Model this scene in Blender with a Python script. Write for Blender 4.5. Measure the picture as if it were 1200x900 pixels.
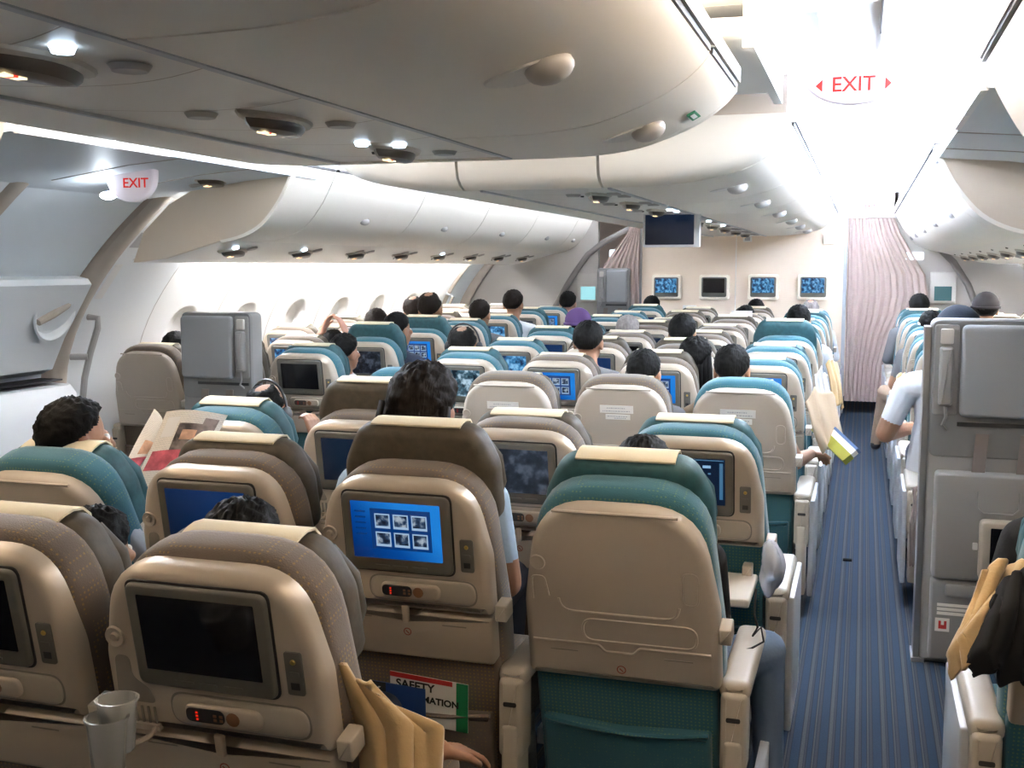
import bpy, bmesh, math, random
import numpy as np
from mathutils import Vector, Matrix
from mathutils import noise as mnoise
random.seed(7)
R = math.radians
PI = math.pi
SC = bpy.context.scene
COL = SC.collection
for o in list(bpy.data.objects):
    bpy.data.objects.remove(o)

# ------------------------------------------------------------------ camera
H = 1.48
FPX = 1300.0
PH = math.atan((450 - 312) / FPX)
TH = math.atan((1013 - 600) * math.cos(PH) / FPX)
cam_d = bpy.data.cameras.new('camera')
cam_d.sensor_width = 36
cam_d.lens = FPX * 36 / 1200
cam_d.clip_start = 0.02
cam = bpy.data.objects.new('camera', cam_d)
COL.objects.link(cam)
cam.location = (0, 0, H)
cam.rotation_euler = (PI / 2 - PH, 0, TH)
SC.camera = cam
# ------------------------------------------------------------------ world and exposure
SC.view_settings.view_transform = 'Standard'
SC.view_settings.look = 'None'
SC.view_settings.gamma = 1
SC.view_settings.exposure = 1.0
SC.view_settings.use_curve_mapping = False
SC.cycles.use_denoising = True
SC.cycles.max_bounces = 8
SC.cycles.diffuse_bounces = 5
SC.cycles.sample_clamp_indirect = 0
SC.cycles.caustics_reflective = False
SC.cycles.caustics_refractive = False
W = bpy.data.worlds.new('cabin_air')
SC.world = W
W.use_nodes = True
W.node_tree.nodes['Background'].inputs[0].default_value = (0.8, 0.85, 1, 1)
W.node_tree.nodes['Background'].inputs[1].default_value = 0.3
# lamp powers (the lamps themselves are built with their fittings further down)
COVE_POWER = 98.0        # strip lamps on top of the bins
COVE_LEFT = 24.0
COVE_AFT = 27.0
COVE_EXIT = 78.0        # strip lamp above the left exit
WASH_POWER = 60.0        # strip lamps washing the side walls
DOOR_LAMP = 45.0
READ_POWER = 5.0

# ------------------------------------------------------------------ camera helpers (to place things at measured points)
fwv = Vector((-math.sin(TH) * math.cos(PH), math.cos(TH) * math.cos(PH), -math.sin(PH)))
rtv = Vector((math.cos(TH), math.sin(TH), 0))
upv = rtv.cross(fwv)


def at(px, py, axis, val):
    d = fwv + rtv * ((px - 600) / FPX) - upv * ((py - 450) / FPX)
    c = Vector((0, 0, H))
    t = (val - c[axis]) / d[axis]
    return c + d * t


# ------------------------------------------------------------------ materials
MATS = {}


def nmat(name):
    m = bpy.data.materials.new(name)
    m.use_nodes = True
    nt = m.node_tree
    return m, nt, nt.nodes['Principled BSDF']


def plain(name, col, rough=0.5, metal=0.0, bump=0.0, scale=60, var=0.0, spec=0.5, trans=0.0, sheen=0.0, coat=0.0):
    if name in MATS:
        return MATS[name]
    m, nt, b = nmat(name)
    b.inputs['Base Color'].default_value = (*col, 1)
    b.inputs['Roughness'].default_value = rough
    b.inputs['Metallic'].default_value = metal
    b.inputs['Specular IOR Level'].default_value = spec
    if trans:
        b.inputs['Transmission Weight'].default_value = trans
    if sheen:
        b.inputs['Sheen Weight'].default_value = sheen
    if coat:
        b.inputs['Coat Weight'].default_value = coat
    if bump or var:
        tc = nt.nodes.new('ShaderNodeTexCoord')
        n = nt.nodes.new('ShaderNodeTexNoise')
        n.inputs['Scale'].default_value = scale
        n.inputs['Detail'].default_value = 3
        nt.links.new(tc.outputs['Object'], n.inputs['Vector'])
        if bump:
            bp = nt.nodes.new('ShaderNodeBump')
            bp.inputs['Strength'].default_value = bump
            bp.inputs['Distance'].default_value = 0.004
            nt.links.new(n.outputs['Fac'], bp.inputs['Height'])
            nt.links.new(bp.outputs['Normal'], b.inputs['Normal'])
        if var:
            r = nt.nodes.new('ShaderNodeValToRGB')
            r.color_ramp.elements[0].position = 0.35
            r.color_ramp.elements[1].position = 0.65
            r.color_ramp.elements[0].color = (*[c * (1 - var) for c in col], 1)
            r.color_ramp.elements[1].color = (*[min(1, c * (1 + var)) for c in col], 1)
            nt.links.new(n.outputs['Fac'], r.inputs['Fac'])
            nt.links.new(r.outputs['Color'], b.inputs['Base Color'])
    MATS[name] = m
    return m


def emit(name, col, strength, base=(0.02, 0.02, 0.02)):
    if name in MATS:
        return MATS[name]
    m, nt, b = nmat(name)
    b.inputs['Base Color'].default_value = (*base, 1)
    b.inputs['Emission Color'].default_value = (*col, 1)
    b.inputs['Emission Strength'].default_value = strength
    b.inputs['Roughness'].default_value = 0.25
    MATS[name] = m
    return m


def fabric(name, col, dot, dotscale=105):
    """woven seat cloth with small woven dots in diagonal rows"""
    m, nt, b = nmat(name)
    N = nt.nodes.new
    L = nt.links.new
    tc = N('ShaderNodeTexCoord')
    mp = N('ShaderNodeMapping')
    mp.inputs['Scale'].default_value = (1, 1, 1)
    L(tc.outputs['Object'], mp.inputs['Vector'])
    v = N('ShaderNodeTexVoronoi')
    v.inputs['Scale'].default_value = dotscale
    v.inputs['Randomness'].default_value = 0.15
    L(mp.outputs['Vector'], v.inputs['Vector'])
    r = N('ShaderNodeValToRGB')
    r.color_ramp.elements[0].position = 0.20
    r.color_ramp.elements[1].position = 0.30
    r.color_ramp.elements[0].color = (*dot, 1)
    r.color_ramp.elements[1].color = (*col, 1)
    L(v.outputs['Distance'], r.inputs['Fac'])
    n = N('ShaderNodeTexNoise')
    n.inputs['Scale'].default_value = 14
    L(tc.outputs['Object'], n.inputs['Vector'])
    mx = N('ShaderNodeMixRGB')
    mx.blend_type = 'MULTIPLY'
    mx.inputs['Fac'].default_value = 0.45
    L(r.outputs['Color'], mx.inputs['Color1'])
    L(n.outputs['Color'], mx.inputs['Color2'])
    L(r.outputs['Color'], b.inputs['Base Color'])
    n2 = N('ShaderNodeTexNoise')
    n2.inputs['Scale'].default_value = 320
    L(tc.outputs['Object'], n2.inputs['Vector'])
    bp = N('ShaderNodeBump')
    bp.inputs['Strength'].default_value = 0.35
    bp.inputs['Distance'].default_value = 0.002
    L(n2.outputs['Fac'], bp.inputs['Height'])
    L(bp.outputs['Normal'], b.inputs['Normal'])
    b.inputs['Roughness'].default_value = 0.9
    b.inputs['Sheen Weight'].default_value = 0.25
    MATS[name] = m
    return m


M_BIN = plain('bin_plastic', (0.80, 0.76, 0.69), 0.42, bump=0.02, scale=300)
M_BIN2 = plain('bin_end_plastic', (0.76, 0.72, 0.65), 0.5)
M_PSU = plain('service_strip_plastic', (0.76, 0.735, 0.69), 0.4)
M_CEIL = plain('ceiling_panel', (0.86, 0.86, 0.86), 0.6)
M_WALL = plain('sidewall_plastic', (0.80, 0.79, 0.77), 0.5)
M_DOORP = plain('door_lining', (0.70, 0.75, 0.78), 0.5)
M_DOORL = plain('door_lining_light', (0.76, 0.775, 0.78), 0.5)
M_TAUPE = plain('taupe_trim', (0.42, 0.36, 0.30), 0.55)
M_BULK = plain('bulkhead_laminate', (0.82, 0.68, 0.54), 0.6, bump=0.02, scale=200)
M_GREYP = plain('grey_partition', (0.44, 0.41, 0.375), 0.6)
M_SHELL = plain('seat_shell_plastic', (0.47, 0.405, 0.325), 0.36, metal=0.25, bump=0.02, scale=500)
M_SHELLB = plain('seat_shell_blank_plastic', (0.44, 0.385, 0.32), 0.44, bump=0.03, scale=500)
M_SHELLD = plain('seat_shell_recess', (0.23, 0.21, 0.18), 0.5)
M_BEZEL = plain('screen_bezel', (0.135, 0.13, 0.11), 0.35)
M_GASK = plain('dark_gasket', (0.02, 0.02, 0.02), 0.5)
M_TEAL = fabric('teal_cloth', (0.030, 0.130, 0.175), (0.10, 0.20, 0.14))
M_BROWN = fabric('brown_cloth', (0.135, 0.105, 0.082), (0.25, 0.165, 0.065))
M_TEALH = plain('teal_headrest_leather', (0.018, 0.080, 0.095), 0.62, bump=0.25, scale=40, var=0.15)
M_BROWNH = plain('brown_headrest_leather', (0.070, 0.056, 0.036), 0.62, bump=0.25, scale=40, var=0.15)
M_COVER = plain('cream_antimacassar', (0.66, 0.58, 0.42), 0.9, bump=0.1, scale=200)
M_ARM = plain('armrest_plastic', (0.42, 0.375, 0.31), 0.4)
M_ARMSIDE = plain('armrest_side_panel', (0.44, 0.46, 0.49), 0.35)
M_METAL = plain('seat_frame_metal', (0.45, 0.45, 0.46), 0.35, metal=0.9)
M_DARK = plain('dark_plastic', (0.03, 0.03, 0.032), 0.45)
M_BUTT = plain('grey_buttons', (0.12, 0.115, 0.10), 0.5)
M_WHITE = plain('white_plastic', (0.78, 0.78, 0.77), 0.4)
M_PAPER = plain('paper_white', (0.78, 0.76, 0.72), 0.8)
M_LAM = plain('latch_grey', (0.40, 0.385, 0.37), 0.4)
M_RED = plain('print_red', (0.55, 0.03, 0.03), 0.6)
M_REDM = plain('mark_red', (0.30, 0.07, 0.05), 0.6)
M_GREEN = plain('print_green', (0.01, 0.22, 0.08), 0.6)
M_BLUE = plain('print_blue', (0.02, 0.06, 0.22), 0.5)
M_BLACKP = plain('print_black', (0.02, 0.02, 0.02), 0.7)
M_GREYPR = plain('print_grey', (0.42, 0.42, 0.43), 0.7)
M_JUMP = plain('jumpseat_cloth', (0.29, 0.30, 0.31), 0.85, bump=0.1, scale=300)
M_JUMPF = plain('jumpseat_frame', (0.27, 0.265, 0.26), 0.45)
M_JUMPT = plain('jumpseat_trim', (0.20, 0.20, 0.20), 0.4)
M_STRAP = plain('harness_strap', (0.20, 0.165, 0.15), 0.8)
M_GOLD = plain('jack_brass', (0.55, 0.38, 0.10), 0.3, metal=0.8)
M_BLANKET = plain('tan_blanket', (0.50, 0.345, 0.165), 0.95, bump=0.3, scale=120, sheen=0.3)
M_CHROME = plain('chrome', (0.75, 0.76, 0.78), 0.15, metal=1)
M_YELLOW = plain('magazine_yellow', (0.36, 0.33, 0.04), 0.6)
M_LENS = plain('brown_lens', (0.055, 0.040, 0.028), 0.3)
M_GREYRIM = plain('lens_rim', (0.45, 0.40, 0.34), 0.4)
M_BEANIE = plain('navy_cap', (0.005, 0.010, 0.022), 0.9, bump=0.3, scale=150)

E_COVE = emit('cove_tube', (0.82, 0.94, 1.18), COVE_POWER)
E_COVEL = emit('cove_tube_left', (0.86, 0.94, 1.10), COVE_LEFT)
E_COVELA = emit('cove_tube_left_aft', (1.0, 0.80, 0.60), COVE_AFT * 1.2)
E_COVEX = emit('cove_tube_exit', (0.84, 0.94, 1.08), COVE_EXIT)
E_COVEA = emit('cove_tube_aft', (1.0, 0.80, 0.60), COVE_AFT)
E_WASH = emit('wash_tube', (0.97, 0.97, 1.0), WASH_POWER)
E_DOOR = emit('door_lamp', (0.80, 0.90, 1.0), DOOR_LAMP)
E_READ = emit('reading_lamp', (0.65, 0.82, 1.0), READ_POWER)
E_AMBER = emit('amber_sign', (1.0, 0.75, 0.40), 1.1)
E_REDS = emit('red_sign', (1.0, 0.06, 0.03), 0.8)
E_EXITR = emit('exit_red', (0.95, 0.05, 0.04), 0.2, (0.45, 0.008, 0.008))
E_EXITW = emit('exit_white', (0.95, 0.92, 1.0), 0.10, (0.56, 0.50, 0.56))
E_LED = emit('red_led', (1.0, 0.03, 0.01), 0.4)


def display(kind):
    nm = 'display_' + kind
    if nm in MATS:
        return MATS[nm]
    m, nt, b = nmat(nm)
    N = nt.nodes.new
    L = nt.links.new
    b.inputs['Base Color'].default_value = (0.006, 0.006, 0.008, 1)
    b.inputs['Roughness'].default_value = 0.12
    if kind in ('off', 'thumb_dark'):
        MATS[nm] = m
        return m
    tc = N('ShaderNodeTexCoord')
    if kind in ('menu', 'menu_dim', 'navy'):
        mp = N('ShaderNodeMapping')
        mp.inputs['Rotation'].default_value = (0, R(35), 0)
        L(tc.outputs['Generated'], mp.inputs['Vector'])
        g = N('ShaderNodeTexGradient')
        L(mp.outputs['Vector'], g.inputs['Vector'])
        r = N('ShaderNodeValToRGB')
        e = r.color_ramp.elements
        cols = {'menu': [(0.0005, 0.015, 0.09), (0.001, 0.05, 0.25), (0.01, 0.17, 0.55)],
                'menu_dim': [(0.002, 0.006, 0.02), (0.003, 0.013, 0.045), (0.005, 0.022, 0.08)],
                'navy': [(0.002, 0.004, 0.01), (0.003, 0.007, 0.018), (0.004, 0.010, 0.026)]}[kind]
        e[0].color = (*cols[0], 1)
        e[0].position = 0.05
        e[1].color = (*cols[2], 1)
        e[1].position = 0.98
        k = e.new(0.5)
        k.color = (*cols[1], 1)
        L(g.outputs['Fac'], r.inputs['Fac'])
        L(r.outputs['Color'], b.inputs['Emission Color'])
        b.inputs['Emission Strength'].default_value = 0.6
    elif kind in ('film', 'film_blue', 'reflect_grey', 'thumb'):
        n = N('ShaderNodeTexNoise')
        n.inputs['Scale'].default_value = {'thumb': 60}.get(kind, 34)
        n.inputs['Detail'].default_value = 2
        L(tc.outputs['Object'], n.inputs['Vector'])
        r = N('ShaderNodeValToRGB')
        e = r.color_ramp.elements
        cols = {'film': [(0.006, 0.012, 0.02), (0.05, 0.12, 0.17), (0.45, 0.62, 0.75)],
                'film_blue': [(0.01, 0.03, 0.09), (0.04, 0.20, 0.42), (0.25, 0.55, 0.85)],
                'reflect_grey': [(0.012, 0.014, 0.02), (0.035, 0.045, 0.07), (0.16, 0.20, 0.27)],  # grey noise glow imitating a reflection on dark screen glass
                'thumb': [(0.01, 0.015, 0.03), (0.03, 0.06, 0.12), (0.35, 0.42, 0.5)]}[kind]
        e[0].color = (*cols[0], 1)
        e[0].position = 0.38
        e[1].color = (*cols[2], 1)
        e[1].position = 0.68
        k = e.new(0.52)
        k.color = (*cols[1], 1)
        L(n.outputs['Fac'], r.inputs['Fac'])
        L(r.outputs['Color'], b.inputs['Emission Color'])
        b.inputs['Emission Strength'].default_value = 0.18 if kind == 'reflect_grey' else 0.5
    MATS[nm] = m
    return m


E_FRAME = emit('thumb_frame', (0.40, 0.58, 0.82), 0.4)
E_PANEL = emit('menu_panel', (0.001, 0.035, 0.17), 0.5)


def carpet_mat():
    m, nt, b = nmat('striped_carpet')
    N = nt.nodes.new
    L = nt.links.new
    tc = N('ShaderNodeTexCoord')
    sp = N('ShaderNodeSeparateXYZ')
    L(tc.outputs['Object'], sp.inputs[0])
    mo = N('ShaderNodeMath')
    mo.operation = 'MULTIPLY'
    mo.inputs[1].default_value = 1 / 0.080
    L(sp.outputs['X'], mo.inputs[0])
    fr = N('ShaderNodeMath')
    fr.operation = 'FRACT'
    L(mo.outputs[0], fr.inputs[0])
    r = N('ShaderNodeValToRGB')
    r.color_ramp.interpolation = 'CONSTANT'
    bl = (0.0045, 0.023, 0.050, 1)
    nv = (0.0035, 0.008, 0.020, 1)
    gy = (0.050, 0.047, 0.050, 1)
    g2 = (0.026, 0.028, 0.038, 1)
    seq = [(0.0, bl), (0.20, nv), (0.24, gy), (0.38, nv), (0.40, g2), (0.46, nv), (0.50, bl), (0.66, nv), (0.69, gy), (0.75, nv), (0.78, g2), (0.88, nv), (0.91, bl)]
    e = r.color_ramp.elements
    e[0].position, e[0].color = seq[0]
    e[1].position, e[1].color = seq[-1]
    for p, c in seq[1:-1]:
        k = e.new(p)
        k.color = c
    L(fr.outputs[0], r.inputs['Fac'])
    n = N('ShaderNodeTexNoise')
    n.inputs['Scale'].default_value = 220
    L(tc.outputs['Object'], n.inputs['Vector'])
    mx = N('ShaderNodeMixRGB')
    mx.blend_type = 'OVERLAY'
    mx.inputs['Fac'].default_value = 0.5
    L(r.outputs['Color'], mx.inputs['Color1'])
    L(n.outputs['Fac'], mx.inputs['Color2'])
    L(mx.outputs['Color'], b.inputs['Base Color'])
    bp = N('ShaderNodeBump')
    bp.inputs['Strength'].default_value = 0.4
    bp.inputs['Distance'].default_value = 0.003
    L(n.outputs['Fac'], bp.inputs['Height'])
    L(bp.outputs['Normal'], b.inputs['Normal'])
    b.inputs['Roughness'].default_value = 0.95
    return m


def hair_mat(name, col):
    m, nt, b = nmat(name)
    N = nt.nodes.new
    L = nt.links.new
    tc = N('ShaderNodeTexCoord')
    mp = N('ShaderNodeMapping')
    mp.inputs['Scale'].default_value = (160, 30, 30)
    L(tc.outputs['Object'], mp.inputs['Vector'])
    n = N('ShaderNodeTexNoise')
    n.inputs['Scale'].default_value = 1
    L(mp.outputs['Vector'], n.inputs['Vector'])
    bp = N('ShaderNodeBump')
    bp.inputs['Strength'].default_value = 0.7
    bp.inputs['Distance'].default_value = 0.004
    L(n.outputs['Fac'], bp.inputs['Height'])
    L(bp.outputs['Normal'], b.inputs['Normal'])
    r = N('ShaderNodeValToRGB')
    r.color_ramp.elements[0].color = (*[c * 0.6 for c in col], 1)
    r.color_ramp.elements[1].color = (*[min(1, c * 1.5) for c in col], 1)
    L(n.outputs['Fac'], r.inputs['Fac'])
    L(r.outputs['Color'], b.inputs['Base Color'])
    b.inputs['Roughness'].default_value = 0.6
    b.inputs['Specular IOR Level'].default_value = 0.12
    MATS[name] = m
    return m


HAIR = {'black': hair_mat('black_hair', (0.0055, 0.005, 0.0045)), 'brown': hair_mat('dark_brown_hair', (0.012, 0.008, 0.006)),
        'grey': hair_mat('grey_hair', (0.22, 0.20, 0.19))}


def skin_mat(name, col):
    m, nt, b = nmat(name)
    b.inputs['Base Color'].default_value = (*col, 1)
    b.inputs['Roughness'].default_value = 0.5
    b.inputs['Subsurface Weight'].default_value = 0.06
    b.inputs['Subsurface Radius'].default_value = (0.02, 0.008, 0.004)
    MATS[name] = m
    return m


SKIN = {'tan': skin_mat('tan_skin', (0.36, 0.19, 0.115)), 'light': skin_mat('light_skin', (0.56, 0.35, 0.25)), 'pink': skin_mat('pink_skin', (0.62, 0.34, 0.25))}


# ------------------------------------------------------------------ mesh builder
class MB:
    def __init__(s):
        s.v, s.f, s.m, s.mi = [], [], [], 0

    def add(s, vs, fs, mi=None):
        k = len(s.v)
        s.v += [tuple(v) for v in vs]
        s.f += [tuple(i + k for i in f) for f in fs]
        s.m += [s.mi if mi is None else mi] * len(fs)
        return s

    def box(s, x0, x1, y0, y1, z0, z1, mi=None):
        vs = [(x, y, z) for x in (x0, x1) for y in (y0, y1) for z in (z0, z1)]
        return s.add(vs, [(0, 1, 3, 2), (4, 6, 7, 5), (0, 4, 5, 1), (2, 3, 7, 6), (0, 2, 6, 4), (1, 5, 7, 3)], mi)

    def rings(s, rings, mi=None, cap=True, closed=True):
        n = len(rings[0])
        vs = [p for r in rings for p in r]
        fs = []
        for i in range(len(rings) - 1):
            for j in range(n if closed else n - 1):
                a, b = i * n + j, i * n + (j + 1) % n
                fs.append((a, b, b + n, a + n))
        if cap:
            fs.append(tuple(reversed(range(n))))
            fs.append(tuple(range((len(rings) - 1) * n, len(rings) * n)))
        return s.add(vs, fs, mi)

    def tube(s, pts, rad, n=8, mi=None, cap=True):
        pts = [Vector(p) for p in pts]
        rads = rad if isinstance(rad, (list, tuple)) else [rad] * len(pts)
        rings = []
        up = None
        for i, p in enumerate(pts):
            t = (pts[min(i + 1, len(pts) - 1)] - pts[max(i - 1, 0)]).normalized()
            if up is None:
                up = Vector((0, 0, 1)) if abs(t.z) < 0.9 else Vector((0, 1, 0))
            a = t.cross(up)
            if a.length < 1e-4:
                a = t.cross(Vector((1, 0, 0)))
            a.normalize()
            b = a.cross(t).normalized()
            up = b
            rings.append([p + a * (math.cos(2 * PI * k / n) * rads[i]) + b * (math.sin(2 * PI * k / n) * rads[i]) for k in range(n)])
        return s.rings(rings, mi, cap)

    def sphere(s, c, r, nu=12, nv=8, mi=None):
        rx, ry, rz = r if isinstance(r, (tuple, list)) else (r, r, r)
        rings = []
        for i in range(1, nv):
            a = PI * i / nv
            rings.append([(c[0] + rx * math.sin(a) * math.cos(2 * PI * j / nu), c[1] + ry * math.sin(a) * math.sin(2 * PI * j / nu), c[2] - rz * math.cos(a)) for j in range(nu)])
        n = nu
        vs = [p for r_ in rings for p in r_] + [(c[0], c[1], c[2] - rz), (c[0], c[1], c[2] + rz)]
        fs = []
        for i in range(len(rings) - 1):
            for j in range(n):
                a, b = i * n + j, i * n + (j + 1) % n
                fs.append((a, b, b + n, a + n))
        q = len(rings) * n
        for j in range(n):
            fs.append(((j + 1) % n, j, q))
            fs.append(((len(rings) - 1) * n + j, (len(rings) - 1) * n + (j + 1) % n, q + 1))
        return s.add(vs, fs, mi)

    def slab(s, outline, y0, y1, r0=0.0, r1=0.0, n=3, mi=None):
        """outline (x, z) counter-clockwise seen from -Y, from y0 (rear, -Y) to y1; r0/r1 edge rounding"""
        rings = []

        def ring(inset, y):
            o = inset_outline(outline, inset) if inset > 1e-6 else outline
            rings.append([(p[0], y, p[1]) for p in o])
        if r0:
            for i in range(n + 1):
                a = PI / 2 * i / n
                ring(r0 * (1 - math.sin(a)), y0 + r0 * (1 - math.cos(a)))
        else:
            ring(0, y0)
        if r1:
            for i in range(n + 1):
                a = PI / 2 * i / n
                ring(r1 * (1 - math.cos(a)), y1 - r1 * (1 - math.sin(a)))
        else:
            ring(0, y1)
        k = len(outline)
        vs = [p for r_ in rings for p in r_]
        fs = [tuple(range(k))]
        for i in range(len(rings) - 1):
            for j in range(k):
                a, b = i * k + j, i * k + (j + 1) % k
                fs.append((b, a, a + k, b + k))
        fs.append(tuple(reversed(range((len(rings) - 1) * k, len(rings) * k))))
        return s.add(vs, fs, mi)

    def extrude_xz(s, prof, y0, y1, mi=None, closed=True):
        a = [(x, y0, z) for x, z in prof]
        b = [(x, y1, z) for x, z in prof]
        return s.rings([a, b], mi, closed, closed)

    def xf(s, mat):
        s.v = [tuple(mat @ Vector(v)) for v in s.v]
        return s

    def mesh(s, name, mats, smooth=35):
        me = bpy.data.meshes.new(name)
        me.from_pydata(s.v, [], s.f)
        mats = mats if isinstance(mats, (list, tuple)) else [mats]
        for m in mats:
            me.materials.append(m)
        me.polygons.foreach_set('material_index', s.m)
        bm = bmesh.new()
        bm.from_mesh(me)
        bmesh.ops.recalc_face_normals(bm, faces=bm.faces)
        bm.to_mesh(me)
        bm.free()
        if smooth:
            me.polygons.foreach_set('use_smooth', [True] * len(me.polygons))
            me.set_sharp_from_angle(angle=R(smooth))
        me.update()
        return me

    def build(s, name, mats, parent=None, smooth=35, loc=None):
        o = bpy.data.objects.new(name, s.mesh(name, mats, smooth))
        COL.objects.link(o)
        if parent:
            o.parent = parent
        if loc:
            o.location = loc
        return o


def inset_outline(o, d):
    n = len(o)
    out = []
    for i in range(n):
        p0, p1, p2 = o[i - 1], o[i], o[(i + 1) % n]
        e1 = (p1[0] - p0[0], p1[1] - p0[1])
        e2 = (p2[0] - p1[0], p2[1] - p1[1])
        l1 = math.hypot(*e1) or 1e-9
        l2 = math.hypot(*e2) or 1e-9
        nx = -e1[1] / l1 - e2[1] / l2
        nz = e1[0] / l1 + e2[0] / l2
        l = math.hypot(nx, nz) or 1e-9
        c = max(0.4, l / 2)
        out.append((p1[0] + nx / l * d / c, p1[1] + nz / l * d / c))
    return out


def rounded(pts, rad, n=6):
    """round the corners of a polygon; rad = one radius or one per corner"""
    k = len(pts)
    rad = rad if isinstance(rad, (list, tuple)) else [rad] * k
    out = []
    for i in range(k):
        p0, p1, p2 = Vector(pts[i - 1]), Vector(pts[i]), Vector(pts[(i + 1) % k])
        d1, d2 = (p0 - p1), (p2 - p1)
        r = rad[i]
        if r < 1e-5:
            out.append(tuple(p1))
            continue
        u1, u2 = d1.normalized(), d2.normalized()
        ang = u1.angle(u2)
        t = min(r / math.tan(ang / 2), d1.length * 0.49, d2.length * 0.49)
        a, b = p1 + u1 * t, p1 + u2 * t
        for j in range(n + 1):
            q = j / n
            out.append(tuple(a * (1 - q) ** 2 + p1 * 2 * q * (1 - q) + b * q * q))
    return out


def rrect(x0, x1, z0, z1, r, n=5):
    return rounded([(x0, z0), (x1, z0), (x1, z1), (x0, z1)], r, n)


def tag(o, label=None, cat=None, group=None, kind=None):
    if label:
        o['label'] = label
    if cat:
        o['category'] = cat
    if group:
        o['group'] = group
    if kind:
        o['kind'] = kind
    return o


def empty(name, loc=(0, 0, 0), label=None, cat=None, group=None, rz=0):
    o = bpy.data.objects.new(name, None)
    o.empty_display_size = 0.05
    COL.objects.link(o)
    o.location = loc
    o.rotation_euler = (0, 0, rz)
    return tag(o, label, cat, group)


def inst(name, me, parent=None, mat=None, mats=None):
    o = bpy.data.objects.new(name, me)
    COL.objects.link(o)
    if parent:
        o.parent = parent
    if mat is not None:
        o.matrix_local = mat
    if mats:
        for i, m in enumerate(mats):
            o.material_slots[i].link = 'OBJECT'
            o.material_slots[i].material = m
    return o


def text(name, body, size, mat, parent=None, depth=0.0005, align='CENTER', off=0.0008):
    cu = bpy.data.curves.new(name, 'FONT')
    cu.body = body
    cu.size = size
    cu.extrude = depth
    cu.align_x = align
    cu.align_y = 'CENTER'
    cu.materials.append(mat)
    cu.offset = off
    t_ = bpy.data.objects.new('tmp_text', cu)
    COL.objects.link(t_)
    me = bpy.data.meshes.new_from_object(t_.evaluated_get(bpy.context.evaluated_depsgraph_get()))
    bpy.data.objects.remove(t_)
    me.name = name
    o = bpy.data.objects.new(name, me)
    COL.objects.link(o)
    if parent:
        o.parent = parent
    return o


ORD = ['nearest', 'second', 'third', 'fourth', 'fifth', 'sixth', 'seventh', 'eighth', 'ninth', 'tenth', 'eleventh', 'twelfth']

# ================================================================== SETTING
XC = -1.229
Y0, Y1 = -1.6, 11.65


def mir(x):
    return 2 * XC - x


# ---- floor
f = MB()
f.box(-4.4, 1.95, Y0, 13.2, -0.05, 0.0)
fl = f.build('floor', carpet_mat(), smooth=0)
tag(fl, kind='structure')

# ---- ceilings over the aisles, in panels
def ceiling_run(name, x0, x1, z, seams, mat):
    root = None
    for i in range(len(seams) - 1):
        b = MB()
        b.box(x0, x1, seams[i] + 0.006, seams[i + 1] - 0.006, z, z + 0.03)
        if root is None:
            root = empty(name, (0, 0, 0))
            tag(root, kind='structure')
        b.build('panel', mat, root, 0)
    return root


cr = ceiling_run('ceiling', -0.62, 0.62, 2.20, [Y0, 0.2, 1.7, 3.2, 4.25, 5.7, 7.2, 8.7, 10.2, Y1 + 0.05], M_CEIL)
b = MB()
for y0 in (0.2, 1.7, 3.2, 4.25, 5.7, 7.2, 8.7, 10.2):
    b.box(-0.2, 0.30, y0 - 0.02, y0 + 0.02, 2.188, 2.2)
b.box(0.028, 0.05, Y0, 11.0, 2.186, 2.2)
b.build('rib', M_CEIL, cr, 0)
b = MB()
b.box(0.022, 0.028, 2.3, 3.65, 2.184, 2.202)
b.build('joint', M_DARK, cr, 0)
b = MB()
for y in (2.5, 3.35, 4.6, 5.0):
    b.slab(rrect(-0.15, -0.09, 2.184, 2.2, 0.005), y, y + 0.45, 0.004, 0.004)
b.build('fitting', M_WHITE, cr)
cl = ceiling_run('ceiling', mir(0.62), mir(-0.62), 2.20, [Y0, 1.0, 2.6, 4.1, 5.7, 7.2, 8.7, 10.2, Y1 + 0.05], M_CEIL)
b = MB()
b.box(-4.4, mir(0.55), Y0, Y1, 2.30, 2.34)
b.box(0.55, 1.95, Y0, Y1, 2.30, 2.34)
b.box(mir(-0.55), -0.55, Y0, Y1, 2.30, 2.34)
tag(b.build('ceiling', M_CEIL, None, 0), kind='structure')
# end walls closing the cabin
b = MB()
b.box(-4.4, 1.95, Y0 - 0.05, Y0, 0, 2.35)
tag(b.build('wall_rear', M_GREYP, None, 0), kind='structure')

# ---- side walls
WZ = [(0.0, -4.10), (0.25, -4.18), (0.5, -4.225), (0.8, -4.235), (0.95, -4.22), (1.15, -4.14), (1.35, -4.01), (1.55, -3.84), (1.75, -3.62), (1.95, -3.36), (2.32, -2.9)]


def wall_x(z):
    for (z0, x0), (z1, x1) in zip(WZ, WZ[1:]):
        if z <= z1:
            t = (z - z0) / (z1 - z0)
            return x0 + (x1 - x0) * t
    return WZ[-1][1]


# smooth version of the profile
def wx(z):
    return sum(wall_x(min(2.32, max(0, z + d))) for d in (-0.09, -0.045, 0, 0.045, 0.09)) / 5


def wall_grid(y0, y1, zs, side, mi=None, b=None, off=0.0):
    b = b or MB()
    a = [(side_x(wx(z) + off, side), y0, z) for z in zs]
    c = [(side_x(wx(z) + off, side), y1, z) for z in zs]
    n = len(zs)
    b.add(a + c, [(i, i + 1, n + i + 1, n + i) for i in range(n - 1)])
    return b


def side_x(x, side):
    return x if side == 'left' else mir(x)


def zrange(a, b_, n):
    return [a + (b_ - a) * i / n for i in range(n + 1)]


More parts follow.
